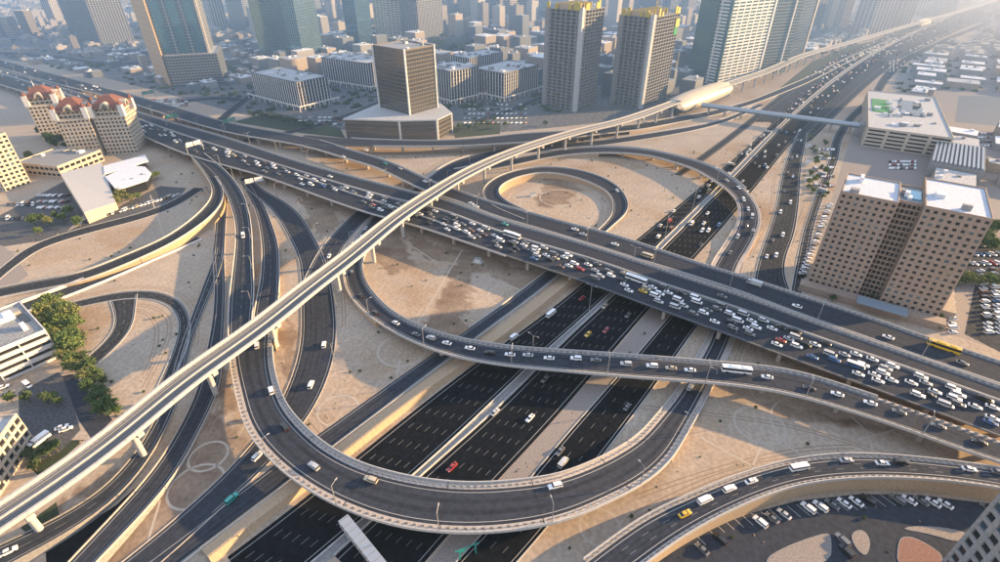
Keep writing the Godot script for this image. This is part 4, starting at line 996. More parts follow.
# ---------- station
func make_station() -> void:
	var t: Track = tracks["metro"]
	for q in [[[670, 103], [729, 82], "gold shell metro station straddling the viaduct", 13.5, 10.5], [[916, 22], [930, 19], "small far gold shell metro station on the viaduct", 9.0, 10.0]]:
		var a := U(q[0][0], q[0][1], 15.5); var b := U(q[1][0], q[1][1], 15.5)
		var mid := (a + b) * 0.5; var len_ := a.distance_to(b)
		var dir := (b - a).normalized()
		var root := thing("metro_station", q[2], "station", Vector3(mid.x, 0, mid.z), atan2(-dir.z, dir.x))
		var sh := MB.new()
		var n := 22; var m := 14
		var hw: float = q[3]; var hh: float = q[4]
		var pos := func(i: int, j: int) -> Vector3:
			var u := -1.0 + 2.0 * i / n
			var prof := pow(maxf(0.0, 1.0 - pow(absf(u), 2.6)), 0.42) * 0.72 + 0.28
			var th := PI * (-0.12 + 1.24 * j / m)
			var x := u * len_ * 0.5 + (1.0 - sin(clampf(th, 0, PI))) * -6.0 * signf(u) * absf(u)
			return Vector3(x, 9.5 + sin(th) * hh * prof, cos(th) * hw * (0.55 + 0.45 * prof))
		for i in n:
			for j in m: sh.quad(pos.call(i, j), pos.call(i + 1, j), pos.call(i + 1, j + 1), pos.call(i, j + 1))
		obj(sh, "shell_roof", M["shell"], root)
		put_box(root, "concourse", Vector3(-len_ * 0.38, 3.5, -hw * 0.8), Vector3(len_ * 0.38, 12.5, hw * 0.8), M["glass_blue"])
		for s in 4: put_box(root, "leg", Vector3(-len_ * 0.33 + s * len_ * 0.2, 0, -2), Vector3(-len_ * 0.33 + s * len_ * 0.2 + 3, 3.6, 2), M["concrete_gray"])
		put_box(root, "end_glazing", Vector3(-len_ * 0.44, 12, -hw * 0.5), Vector3(-len_ * 0.42, 17, hw * 0.5), M["glass_dark"])
	# covered footbridge from the station over the motorway
	var fb := thing("covered_footbridge", "grey tubular footbridge running from the station across the motorway", "footbridge")
	var p0 := U(702, 105, 9); var p1 := U(862, 126, 9)
	var d := (p1 - p0).normalized(); var nrm := Vector3(-d.z, 0, d.x)
	var tb := MB.new()
	var L := p0.distance_to(p1)
	for e in 8:
		var t0 := PI * e / 8; var t1 := PI * (e + 1) / 8
		var o0 := nrm * cos(t0) * 3.2 + Vector3(0, sin(t0) * 2.6, 0); var o1 := nrm * cos(t1) * 3.2 + Vector3(0, sin(t1) * 2.6, 0)
		tb.quad(p0 + o0, p1 + o0, p1 + o1, p0 + o1)
	obj(tb, "roof_tube", M["metal_gray"], fb)
	var bt := Transform3D(Basis(d, Vector3.UP, d.cross(Vector3.UP)), p0)
	put_box(fb, "floor", Vector3(0, -1.6, -3.1), Vector3(L, -0.01, 3.1), M["slate_wall"], bt)
	for i in 9:
		var at := p0 + d * (L * (i + 0.5) / 9)
		var ok := true
		for poly in ground_polys:
			if Geometry2D.is_point_in_polygon(Vector2(at.x, at.z), poly): ok = false
		if not ok: continue
		put_box(fb, "pier", Vector3(at.x - 0.8, 0, at.z - 0.8), Vector3(at.x + 0.8, 7.4, at.z + 0.8), M["concrete"])
	put_box(fb, "end_tower", Vector3(L - 2, -9, -6), Vector3(L + 10, 3, 6), M["gray_wall"], bt)
	# plain footbridge over the motorway near the lower edge
	var f2 := thing("footbridge", "plain grey box footbridge over the motorway below the spiral ramp", "footbridge")
	var a2 := U(344, 522, 6); var b2 := U(398, 590, 6)
	var d2 := (b2 - a2).normalized()
	var x2 := Transform3D(Basis(d2, Vector3.UP, d2.cross(Vector3.UP)), a2)
	put_box(f2, "span", Vector3(0, -0.6, -1.6), Vector3(a2.distance_to(b2), 2.2, 1.6), M["roof_pale"], x2)
	for i in 12: put_box(f2, "roof_rib", Vector3(i * 2.6 + 0.6, 2.4, -1.7), Vector3(i * 2.6 + 0.75, 2.5, 1.7), M["roof_gray"], x2)
	for i in 11: put_box(f2, "window", Vector3(i * 2.6 + 1.0, 0.7, 1.6), Vector3(i * 2.6 + 2.9, 1.8, 1.66), M["glass_dark"], x2)
	put_box(f2, "pier", Vector3(1, -6, -0.8), Vector3(2.6, -0.61, 0.8), M["concrete"], x2)
	put_box(f2, "roof_edge", Vector3(0, 2.2, -1.75), Vector3(a2.distance_to(b2), 2.4, 1.75), M["metal_gray"], x2)

# ---------- fill: low city blocks, aligned with the motorway
var cells := {}
var cells_of := -1
func is_free(p: Vector2, r: float) -> bool:
	for poly in taken:
		if Geometry2D.is_point_in_polygon(p, poly): return false
	if cells_of != tracks.size():
		cells_of = tracks.size(); cells.clear()
		for key in tracks:
			var t: Track = tracks[key]
			for i in range(0, t.c.size(), 2):
				var at := Vector2i(int(floor(t.c[i].x / 40.0)), int(floor(t.c[i].z / 40.0)))
				if not cells.has(at): cells[at] = []
				cells[at].append(Vector3(t.c[i].x, t.c[i].z, t.w[i]))
	var me := Vector2i(int(floor(p.x / 40.0)), int(floor(p.y / 40.0)))
	for i in range(-1, 2):
		for j in range(-1, 2):
			for e in cells.get(me + Vector2i(i, j), []):
				var m: float = e.z + r
				if (e.x - p.x) * (e.x - p.x) + (e.y - p.y) * (e.y - p.y) < m * m: return false
	return true
func pix(p: Vector3) -> Vector2:
	var d := p - Vector3(0, CAM_H, 0)
	var z := d.dot(Vector3(0, -sp, -cp))
	return Vector2(500 + F * d.x / z, 281 - F * d.dot(Vector3(0, cp, -sp)) / z)
func make_city() -> void:
	var az := deg_to_rad(38.5)
	var ex := Vector3(cos(az), 0, sin(az)); var ez := Vector3(sin(az), 0, -cos(az))
	var spots := []
	for grain in 2:                      # 0: town blocks, 1: fine grain of suburb and low district
		var gx := 44.0 if grain == 0 else 25.0
		var gz := 40.0 if grain == 0 else 24.0
		for i in range(-140, 140):
			for j in range(-16, 130):
				var p := Vector3(-8, 0, -144) + ex * (i * gx + rng.randf_range(-0.12, 0.12) * gx) + ez * (j * gz + rng.randf_range(-0.12, 0.12) * gz)
				if p.z > -330 or p.z < -2700: continue
				var q := pix(p)
				if q.x < -30 or q.x > 1030 or q.y > (196 if q.x > 945 else 150) or q.y < -14: continue
				var fine := q.x < 262 or (q.x > 790 and q.y < 46)
				if fine != (grain == 1): continue
				if grain == 1 and (i % 5 == 0 or j % 7 == 0 or rng.randf() < 0.16): continue      # streets and gaps
				if q.x < 300 and q.y > 56 + q.x * 0.22: continue
				if q.y > 118 and q.x < 700: continue
				if q.x > 255 and q.x < 545 and q.y > 80: continue
				if q.x > 545 and q.x < 862 and q.y > 98: continue
				if q.x > 700 and q.x < 862 and q.y > 56: continue
				if q.x > 950 and q.y > 92 and q.y < 130: continue
				if q.x > 835 and q.x < 866 and q.y > 92: continue
				if q.x > 420 and q.x < 470 and q.y > 36 and q.y < 60: continue     # the park
				if not is_free(Vector2(p.x, p.z), 17.0 if grain == 0 else 9.0): continue
				spots.append([p, q, grain])
	spots.sort_custom(func(a, b): return a[0].length_squared() < b[0].length_squared())
	var walls := ["gray_wall", "beige_wall", "slate_wall", "town_wall", "slate_wall"]
	var roofs := ["roof_white", "roof_pale", "roof_gray", "roof_white", "roof_gray"]
	var colour := ["grey", "sand-coloured", "slate-grey", "tan", "dark grey"]
	var rest := MB.new()
	var count := 0
	for s in spots:
		var p: Vector3 = s[0]; var q: Vector2 = s[1]
		var k := rng.randi() % 5
		var far := p.length()
		var tall := rng.randf()
		var h := rng.randf_range(5, 13)
		var w := rng.randf_range(15, 32); var d := rng.randf_range(14, 30)
		if s[2] == 1:
			w = rng.randf_range(9, 20); d = rng.randf_range(9, 20); h = rng.randf_range(4, 9)
			if tall > 0.93: h = rng.randf_range(10, 22)
		elif q.x > 790:
			h = rng.randf_range(6, 13); w = rng.randf_range(20, 40); d = rng.randf_range(14, 30); k = [0, 0, 1, 3, 0][k]
		elif q.x > 260 and q.x < 700: h = rng.randf_range(10, 30) + (40.0 * rng.randf() if tall > 0.75 and q.y < 40 else 0.0)
		var turn := -az + (PI / 2 if rng.randf() < 0.5 else 0.0) + rng.randf_range(-0.05, 0.05)
		if count < 280:
			count += 1
			var size := "low" if h < 9 else ("mid-height" if h < 20 else "tall")
			var where := "in the right-angled quarter beside the hotel" if q.x > 780 else ("among the towers behind the bronze office" if q.x > 260 else "in the hazy suburb beyond the elevated road")
			var where2 := "in the low district past the stepped office" if q.x > 780 else where
			var root := thing("city_block", "%s %s flat-roofed block %s" % [size, colour[k], where2], "building", p, turn, "flat-roofed blocks " + where2.trim_prefix("in the ").trim_prefix("among the "))
			var core := MB.new(); core.box(Vector3(-w / 2 + 0.5, 0, -d / 2 + 0.5), Vector3(w / 2 - 0.5, h - 0.1, d / 2 - 0.5)); obj(core, "windows", M["glass_dark"], root)
			var mb := MB.new()
			var n := maxi(1, int(h / 3.6))
			for f in n + 1:
				var y0 := f * h / n - (0.9 if f > 0 else 0.0); var y1 := minf(f * h / n + 1.0, h)
				mb.box(Vector3(-w / 2, y0, -d / 2), Vector3(w / 2, y1, d / 2))
			for f in int(w / 5.0) + 1:
				var x := -w / 2 + 0.8 + (w - 1.6) * f / int(w / 5.0)
				mb.box(Vector3(x - 0.78, 0, -d / 2 + 0.03), Vector3(x + 0.78, h, d / 2 - 0.03))
			for f in int(d / 5.0) + 1:
				var z := -d / 2 + 0.8 + (d - 1.6) * f / int(d / 5.0)
				mb.box(Vector3(-w / 2 + 0.05, 0, z - 0.75), Vector3(w / 2 - 0.05, h, z + 0.75))
			obj(mb, "wall", M[walls[k]], root)
			put_box(root, "roof", Vector3(-w / 2 + 0.3, h, -d / 2 + 0.3), Vector3(w / 2 - 0.3, h + 0.4, d / 2 - 0.3), M[roofs[k]])
			for u in rng.randi_range(1, 4):
				var x := rng.randf_range(-w * 0.35, w * 0.35); var z := rng.randf_range(-d * 0.35, d * 0.35)
				put_box(root, "roof_unit", Vector3(x - 1.6, h + 0.38 + u * 0.004, z - 1.3), Vector3(x + 1.6, h + rng.randf_range(1.4, 3.0), z + 1.3), M["roof_gray"] if u % 2 else M["roof_white"])
		else:
			rest.xf = Transform3D(Basis(Vector3.UP, turn), p)
			var g: float = [0.34, 0.3, 0.2, 0.32, 0.16][k]
			rest.col = Color(g, g * 0.93, g * 0.84)
			rest.box(Vector3(-w / 2, 0, -d / 2), Vector3(w / 2, h, d / 2))
			rest.box(Vector3(-w / 5, h, -d / 5), Vector3(w / 6, h + 2.5, d / 6))
	var vm := mat("far_blocks", Color(1, 1, 1), 0.9)
	vm.vertex_color_use_as_albedo = true
	var o := obj(rest, "distant_city_blocks", vm)
	tag(o, "mass of far low city blocks dissolving into the haze", "city")
	stuff(o)

# ---------- plants
func leaf_crown(seed_: int, rx: float, ry: float, clumps: int, per: int, size: float) -> ArrayMesh:
	var r := RandomNumberGenerator.new(); r.seed = seed_
	var mb := MB.new()
	for i in clumps:
		var dir := Vector3(r.randf_range(-1, 1), r.randf_range(-0.7, 1), r.randf_range(-1, 1)).normalized() * pow(r.randf(), 0.4)
		var c := Vector3(dir.x * rx, dir.y * ry, dir.z * rx)
		var cr := rx * r.randf_range(0.22, 0.38)
		for j in per:
			var p := c + Vector3(r.randfn(), r.randfn() * 0.7, r.randfn()) * cr * 0.55
			var a := Vector3(r.randfn(), r.randfn(), r.randfn()).normalized() * size * r.randf_range(0.6, 1.2)
			var b := a.cross(Vector3(r.randfn(), r.randfn(), r.randfn())).normalized() * size * r.randf_range(0.4, 0.8)
			mb.quad(p - a, p + b, p + a, p - b)
	return mb.mesh()
var crowns: Array = []
var trunk: ArrayMesh
func tree(p: Vector3, s: float, kind: int, label: String, group: String, called := "broadleaf_tree") -> void:
	var t := thing(called, label, "tree", p, rng.randf() * TAU, group)
	t.scale = Vector3.ONE * s
	put(trunk, "trunk", M["bark"], t)
	put(crowns[kind % crowns.size()], "crown", M["leaf%d" % (kind % 4)], t)
func make_plants() -> void:
	for k in 4:
		crowns.append(leaf_crown(50 + k, 2.6, 2.1, 26, 46, 0.34))
	for k in 4:
		var off := MB.new()
		pass
	var tm := MB.new()
	tm.cyl(Vector3(0, 0, 0), Vector3(0.1, 2.4, 0), 0.26, 0.16, 7)
	for q in 4:
		var a := TAU * q / 4.0 + 0.4
		tm.cyl(Vector3(0.1, 2.2, 0), Vector3(cos(a) * 1.3, 4.0, sin(a) * 1.3), 0.12, 0.05, 5)
	trunk = tm.mesh()
	# crowns sit above the trunk
	for k in 4:
		var st := SurfaceTool.new()
		st.append_from(crowns[k], 0, Transform3D(Basis(), Vector3(0, 4.1, 0)))
		crowns[k] = st.commit()
	var clump := [[48, 308], [55, 304], [62, 306], [50, 317], [58, 314], [66, 313], [73, 318], [53, 325], [61, 323], [69, 325], [77, 327], [58, 332], [66, 335], [74, 337], [80, 338], [62, 342], [70, 345], [78, 347]]
	for q in clump: tree(U(q[0] + rng.randf_range(-2, 2), q[1] + 8), rng.randf_range(1.3, 1.9), rng.randi() % 2 + (2 if rng.randf() < 0.2 else 0), "broad green tree in the dense clump beside the white banded office", "trees beside the banded office")
	for q in [[68, 356], [76, 360], [85, 357], [72, 366], [82, 368], [92, 366], [88, 376], [98, 374], [104, 380], [92, 386], [101, 390], [107, 394], [97, 398], [112, 402], [104, 408], [116, 410]]: tree(U(q[0], q[1] + 6), rng.randf_range(0.9, 1.4), rng.randi() % 4, "leafy tree in the row between the sand lot and the dark side road", "trees along the side road")
	for q in [[55, 400], [60, 405], [47, 402], [30, 402], [12, 402]]: tree(U(q[0], q[1]), rng.randf_range(0.6, 0.9), rng.randi() % 4, "small tree in the walled car park below the banded office", "car park trees")
	for q in [[32, 458], [40, 462], [50, 456], [58, 452], [36, 470]]: tree(U(q[0], q[1]), rng.randf_range(0.7, 1.0), 2, "dark tree at the foot of the metro viaduct by the car park", "trees under the viaduct")
	for q in [[120, 192], [128, 190], [136, 188], [146, 184], [153, 180], [158, 178], [122, 200], [131, 203], [139, 200], [118, 206]]: tree(U(q[0], q[1]), rng.randf_range(0.9, 1.4), 1 + (rng.randi() % 2) * 2, "bright shrub-like tree beside the curved canopy of the cream hall", "trees beside the cream hall")
	for q in [[35, 225], [43, 222], [50, 226], [56, 219], [64, 222], [70, 216], [40, 235], [80, 227], [30, 160], [38, 166], [22, 172]]: tree(U(q[0], q[1]), rng.randf_range(0.8, 1.3), rng.randi() % 4, "small tree among the parked cars by the cream hall", "trees among the parked cars")
	for i in 9: tree(U(44 + i * 5 + rng.randf_range(-2, 2), 140 + i * 2.2 + rng.randf_range(-5, 5)), rng.randf_range(1.3, 1.8), 2, "dark tree in the courtyard below the red roofed towers", "courtyard trees")
	for i in 16: tree(U(250 + i * 4.2, 116 + i * 0.9 + rng.randf_range(-1, 1)), rng.randf_range(0.9, 1.3), 2, "clipped dark tree in the hedge row before the white office block", "hedge row trees")
	for i in 14: tree(U(938 + rng.randf_range(-2, 2), 330 - i * 5.5), rng.randf_range(0.5, 0.75), 1, "small bright tree in the planted strip beside the hotel car park", "trees beside the hotel")
	for i in 16: tree(U(948 + i * 3.4, 284 + rng.randf_range(-3, 3)), rng.randf_range(0.8, 1.2), rng.randi() % 4, "tree in the row between the two car parks behind the hotel", "trees between the car parks")
	for i in 8: tree(U(984 + rng.randf_range(-6, 14), 232 + i * 3), rng.randf_range(1.0, 1.6), 2, "dark tree in the garden corner behind the hotel", "garden trees behind the hotel")
	for i in 26: tree(U(424 + rng.randf_range(0, 52), 40 + rng.randf_range(0, 18)), rng.randf_range(1.6, 2.6), 2 if i % 3 else 3, "tree in the hazy park beyond the white office blocks", "park trees")
	for q in [[482, 124], [488, 127], [494, 122], [505, 128], [476, 128], [470, 131], [452, 131], [460, 130], [545, 126]]: tree(U(q[0], q[1]), rng.randf_range(0.8, 1.3), rng.randi() % 3, "small tree by the slip road below the construction towers", "trees below the construction towers")
	for i in 22: tree(U(808 + rng.randf_range(0, 20), 140 + i * 2.8), rng.randf_range(0.5, 0.9), rng.randi() % 4, "scrubby tree in the waste strip beside the frontage road", "scrub beside the frontage road")
	for q in [[870, 292], [880, 296], [890, 303], [898, 307], [906, 310], [914, 314], [832, 296], [826, 286], [820, 280]]: tree(U(q[0], q[1] + 6), rng.randf_range(0.5, 0.8), 2, "small dark tree in the bed between the hotel and the elevated road", "trees before the hotel")

func scatter(called: String, label: String, category: String, mesh: Mesh, m: Material, list: Array) -> void:
	var mm := MultiMesh.new()
	mm.transform_format = MultiMesh.TRANSFORM_3D; mm.mesh = mesh
	mm.instance_count = list.size()
	for i in list.size(): mm.set_instance_transform(i, list[i])
	var mi := MultiMeshInstance3D.new()
	mi.multimesh = mm; mi.name = numbered(called); mi.material_override = m
	add_child(mi)
	tag(mi, label, category); stuff(mi)
func make_scatter() -> void:
	var scrub := []; var stones := []
	for n in 5200:
		var p := Vector3(rng.randf_range(-300, 260), 0, rng.randf_range(-470, -85))
		if not is_free(Vector2(p.x, p.z), 2.0): continue
		var near_edge := not is_free(Vector2(p.x, p.z), 9.0)
		if rng.randf() > (0.5 if near_edge else 0.16): continue
		var b := Basis(Vector3.UP, rng.randf() * TAU)
		if rng.randf() < 0.45: scrub.append(Transform3D(b.scaled(Vector3.ONE * rng.randf_range(0.08, 0.26)), p + Vector3(0, -0.45, 0)))
		else: stones.append(Transform3D(b.scaled(Vector3(rng.randf_range(0.15, 0.6), rng.randf_range(0.1, 0.35), rng.randf_range(0.15, 0.6))), p))
	scatter("desert_scrub", "low desert scrub dotted over the sand", "scrub", crowns[3], M["leaf2"], scrub)
	var rock := MB.new(); rock.hexa([Vector3(-1, 0, -0.8), Vector3(0.9, 0, -1), Vector3(1, 0, 0.9), Vector3(-0.8, 0, 1)], [Vector3(-0.5, 1, -0.3), Vector3(0.4, 0.8, -0.5), Vector3(0.5, 0.9, 0.4), Vector3(-0.4, 0.7, 0.5)])
	scatter("stones", "small stones and rubble lying on the sand", "stones", rock.mesh(), M["track_sand"], stones)
	var far := []
	for n in 2600:
		var q := Vector2(rng.randf_range(-10, 1010), rng.randf_range(2, 112))
		if q.x < 300 and q.y > 56 + q.x * 0.22: continue
		if q.x > 560 and q.x < 862 and q.y > 60: continue
		if q.x > 862 and q.y > 92: continue
		var p := U(q.x, q.y)
		if not is_free(Vector2(p.x, p.z), 3.0): continue
		far.append(Transform3D(Basis(Vector3.UP, rng.randf() * TAU).scaled(Vector3.ONE * rng.randf_range(0.9, 1.9)), p))
	scatter("distant_trees", "far street trees scattered through the hazy city", "trees", leaf_crown(90, 2.6, 2.1, 12, 16, 0.7), M["leaf2"], far)

# ---------- vehicles
var vm_cache := {}
func hull(mb: MB, rings: Array) -> void:      # rings of [z, half width at floor, floor y, top y, half width at top]
	for i in rings.size() - 1:
		var a = rings[i]; var b = rings[i + 1]
		var am: float = a[2] * 0.4 + a[3] * 0.6; var bm: float = b[2] * 0.4 + b[3] * 0.6
		for s in [-1.0, 1.0]:
			var p := [Vector3(s * a[1] * 0.92, a[2], a[0]), Vector3(s * a[1], am, a[0]), Vector3(s * a[4], a[3], a[0])]
			var q := [Vector3(s * b[1] * 0.92, b[2], b[0]), Vector3(s * b[1], bm, b[0]), Vector3(s * b[4], b[3], b[0])]
			for j in 2:
				if s > 0: mb.quad(q[j], p[j], p[j + 1], q[j + 1])
				else: mb.quad(p[j], q[j], q[j + 1], p[j + 1])
		mb.quad(Vector3(-a[4], a[3], a[0]), Vector3(-b[4], b[3], b[0]), Vector3(b[4], b[3], b[0]), Vector3(a[4], a[3], a[0]))
		mb.quad(Vector3(a[1] * 0.92, a[2], a[0]), Vector3(b[1] * 0.92, b[2], b[0]), Vector3(-b[1] * 0.92, b[2], b[0]), Vector3(-a[1] * 0.92, a[2], a[0]))
	for e in [0, rings.size() - 1]:
		var a = rings[e]
		var ring := [Vector3(-a[1] * 0.92, a[2], a[0]), Vector3(a[1] * 0.92, a[2], a[0]), Vector3(a[4], a[3], a[0]), Vector3(-a[4], a[3], a[0])]
		if e == 0: mb.quad(ring[0], ring[3], ring[2], ring[1])
		else: mb.quad(ring[0], ring[1], ring[2], ring[3])
func vehicle_meshes(kind: String) -> Dictionary:
	if vm_cache.has(kind): return vm_cache[kind]
	var body := MB.new(); var glass := MB.new(); var roof := MB.new()
	var wheels := []; var L := 4.6; var wd := 0.9
	# front is -z
	match kind:
		"saloon":
			hull(body, [[-2.3, 0.72, 0.32, 0.62, 0.66], [-2.1, 0.86, 0.25, 0.78, 0.76], [-0.95, 0.9, 0.22, 0.93, 0.82], [1.55, 0.9, 0.22, 0.97, 0.82], [2.15, 0.86, 0.26, 0.93, 0.76], [2.3, 0.74, 0.36, 0.84, 0.68]])
			hull(glass, [[-1.1, 0.76, 0.9, 0.94, 0.74], [-0.4, 0.76, 0.9, 1.36, 0.6], [0.95, 0.76, 0.92, 1.38, 0.6], [1.75, 0.74, 0.92, 0.97, 0.7]])
			hull(roof, [[-0.42, 0.62, 1.35, 1.4, 0.56], [0.2, 0.64, 1.36, 1.45, 0.56], [0.98, 0.62, 1.36, 1.41, 0.56]])
			wheels = [-1.4, 1.38]
		"four_by_four":
			L = 4.9; wd = 0.97
			hull(body, [[-2.45, 0.84, 0.42, 0.95, 0.8], [-2.25, 0.95, 0.36, 1.06, 0.86], [-1.0, 0.97, 0.34, 1.14, 0.9], [2.2, 0.97, 0.34, 1.16, 0.9], [2.45, 0.92, 0.44, 1.1, 0.86]])
			hull(glass, [[-1.15, 0.86, 1.1, 1.15, 0.84], [-0.65, 0.86, 1.1, 1.7, 0.74], [2.1, 0.86, 1.1, 1.72, 0.74], [2.38, 0.86, 1.1, 1.2, 0.82]])
			hull(roof, [[-0.66, 0.78, 1.69, 1.76, 0.7], [0.6, 0.8, 1.7, 1.83, 0.7], [2.14, 0.78, 1.7, 1.79, 0.7]])
			wheels = [-1.5, 1.5]
		"van":
			L = 5.4; wd = 1.0
			hull(body, [[-2.7, 0.86, 0.42, 0.95, 0.82], [-2.4, 0.98, 0.36, 1.12, 0.92], [-1.6, 1.0, 0.34, 1.3, 0.94], [2.6, 1.0, 0.34, 1.3, 0.95], [2.7, 0.98, 0.4, 1.28, 0.94]])
			hull(glass, [[-2.05, 0.9, 1.1, 1.2, 0.88], [-1.3, 0.92, 1.25, 1.95, 0.86], [2.64, 0.95, 1.27, 1.97, 0.9]])
			hull(roof, [[-1.35, 0.88, 1.93, 2.06, 0.8], [0.5, 0.93, 1.94, 2.16, 0.84], [2.67, 0.93, 1.94, 2.1, 0.86]])
			wheels = [-1.7, 1.7]
		"bus":
			L = 12.0; wd = 1.27
			hull(body, [[-6.0, 1.2, 0.4, 1.35, 1.2], [-5.8, 1.27, 0.35, 1.5, 1.25], [5.9, 1.27, 0.35, 1.5, 1.25], [6.0, 1.2, 0.4, 1.4, 1.2]])
			hull(glass, [[-5.95, 1.2, 1.36, 2.6, 1.16], [5.95, 1.22, 1.4, 2.6, 1.18]])
			hull(roof, [[-5.97, 1.2, 2.58, 2.95, 1.1], [0.0, 1.24, 2.58, 3.12, 1.12], [5.97, 1.22, 2.58, 3.0, 1.12]])
			roof.box(Vector3(-0.8, 3.0, -2.5), Vector3(0.8, 3.35, 0.2)); roof.box(Vector3(-0.8, 3.0, 2.2), Vector3(0.8, 3.3, 4.2))
			wheels = [-3.8, 3.2]
		"minibus":
			L = 7.0; wd = 1.08
			hull(body, [[-3.5, 0.98, 0.4, 1.1, 0.95], [-3.2, 1.06, 0.35, 1.3, 1.02], [3.4, 1.08, 0.35, 1.35, 1.04], [3.5, 1.04, 0.4, 1.3, 1.02]])
			hull(glass, [[-3.3, 1.0, 1.15, 1.25, 0.98], [-2.9, 1.0, 1.3, 2.1, 0.96], [3.44, 1.02, 1.34, 2.1, 0.98]])
			hull(roof, [[-2.95, 0.98, 2.08, 2.3, 0.9], [0.0, 1.02, 2.08, 2.48, 0.92], [3.47, 1.0, 2.08, 2.4, 0.92]])
			wheels = [-2.2, 2.1]
		"truck":
			L = 7.6; wd = 1.15
			hull(body, [[-3.8, 1.02, 0.5, 1.3, 1.0], [-3.6, 1.1, 0.45, 1.5, 1.06], [-2.0, 1.1, 0.45, 1.5, 1.06]])
			body.box(Vector3(-0.9, 0.55, -1.99), Vector3(0.9, 0.85, 3.8))
			hull(glass, [[-3.7, 1.0, 1.49, 1.55, 0.98], [-3.4, 1.02, 1.49, 2.2, 0.96], [-2.3, 1.02, 1.49, 2.2, 0.96]])
			hull(roof, [[-3.45, 0.98, 2.19, 2.35, 0.92], [-2.2, 1.0, 2.19, 2.4, 0.94]])
			roof.box(Vector3(-1.15, 0.9, -1.8), Vector3(1.15, 3.0, 3.8))
			wheels = [-2.9, 2.2]
	var wm := []
	for z in wheels:
		for s in [-1.0, 1.0]:
			var w := MB.new()
			var rad := 0.33 if kind == "saloon" else (0.38 if kind in ["four_by_four", "van"] else 0.48)
			w.cyl(Vector3(s * (wd - 0.22), rad, z), Vector3(s * (wd + 0.01), rad, z), rad, rad, 9)
			wm.append(w.mesh())
	var hl := []; var tl := []
	for s in [-1.0, 1.0]:
		var a := MB.new(); a.box(Vector3(s * wd * 0.68 - 0.16, 0.6, -L / 2 - 0.02), Vector3(s * wd * 0.68 + 0.16, 0.76, -L / 2 + 0.2)); hl.append(a.mesh())
		var b := MB.new(); b.box(Vector3(s * wd * 0.7 - 0.14, 0.68, L / 2 - 0.14), Vector3(s * wd * 0.7 + 0.14, 0.86, L / 2 + 0.02)); tl.append(b.mesh())
	vm_cache[kind] = {"body": body.mesh(), "glass": glass.mesh(), "roof": roof.mesh(), "wheels": wm, "head": hl, "tail": tl, "length": L}
	return vm_cache[kind]
var car_count := 0
var parked_at: Array = []
func vehicle(kind: String, colour: String, at: Vector3, forward: Vector3, where: String, group: String, roof_colour := "") -> Node3D:
	var m := vehicle_meshes(kind)
	var word: String = {"saloon": "saloon car", "four_by_four": "four by four", "van": "passenger van", "bus": "bus", "minibus": "minibus", "truck": "box truck"}[kind]
	var names := {"saloon": "saloon_car", "four_by_four": "four_by_four_car", "van": "passenger_van", "bus": "city_bus", "minibus": "minibus", "truck": "box_truck"}
	var cats := {"saloon": "car", "four_by_four": "car", "van": "van", "bus": "bus", "minibus": "bus", "truck": "truck"}
	var o := Node3D.new()
	o.name = numbered(names[kind])
	var f := forward.normalized()
	var side := f.cross(Vector3.UP).normalized()
	o.transform = Transform3D(Basis(side, side.cross(f), -f), at)
	add_child(o)
	tag(o, "%s %s %s" % [colour, word, where], cats[kind], group)
	var far := at.distance_to(Vector3(0, CAM_H, 0))
	put(m.body, "body", M["car_" + colour], o)
	put(m.glass, "windows", M["car_glass"], o)
	put(m.roof, "roof", M["car_" + (roof_colour if roof_colour else colour)], o)
	if far < 340:
		for w in m.wheels: put(w, "wheel", M["tyre"], o)
		for w in m.head: put(w, "headlight", M["lamp_clear"], o)
		for w in m.tail: put(w, "taillight", M["lamp_red"], o)
	parked_at.append([at, m.length])
	car_count += 1
	return o
func any_colour() -> String:
	var r := rng.randf()
	if r < 0.42: return "white"
	if r < 0.58: return "silver"
	if r < 0.76: return "grey"
	if r < 0.89: return "black"
	if r < 0.92: return "red"
	if r < 0.94: return "blue"
	if r < 0.97: return "beige"
	return "brown"
func any_kind() -> String:
	var r := rng.randf()
	return "saloon" if r < 0.5 else ("four_by_four" if r < 0.88 else "van")
# lanes: offsets as shares of the half width; sense +1 follows the track
func traffic(key: String, lanes: Array, f0: float, f1: float, gap: float, sense: float, where: String, group: String, wild := 0.4) -> void:
	var t: Track = tracks[key]
	var k := t.c.size() - 1
	for lane in lanes:
		var s := f0 * k * t.step + rng.randf() * gap
		while s < f1 * k * t.step:
			var i := s / t.step
			var kind := any_kind()
			var lane_off: float = lane * t.half(i) + rng.randf_range(-0.35, 0.35)
			var at := t.at(i, lane_off, 0.01)
			var d := t.dir(i) * sense
			var clear := true
			for e in parked_at:
				var v: Vector3 = e[0] - at
				if absf(v.dot(d)) < e[1] * 0.5 + 3.0 and absf(v.dot(d.cross(Vector3.UP))) < 2.3: clear = false
			if not clear:
				s += 2.5
				continue
			vehicle(kind, any_colour(), at, d.rotated(Vector3.UP, rng.randf_range(-0.03, 0.03)), where, group)
			s += maxf(gap * rng.randf_range(1.0 - wild, 1.0 + wild * 1.6), 6.3)
func on_pixel(key: String, px: float, py: float, h: float) -> Array:    # nearest point of a track to a picture point: place and direction
	var t: Track = tracks[key]
	var p := U(px, py, h)
	var best := 0; var bd := 1e9
	for i in t.c.size():
		var dd := t.c[i].distance_squared_to(p)
		if dd < bd:
			bd = dd; best = i
	return [Vector3(p.x, t.c[best].y + 0.01, p.z), t.dir(best)]
func car_at(key: String, px: float, py: float, h: float, kind: String, colour: String, sense: float, where: String, group: String, rc := "") -> void:
	var q := on_pixel(key, px, py, h)
	vehicle(kind, colour, q[0], q[1] * sense, where, group, rc)

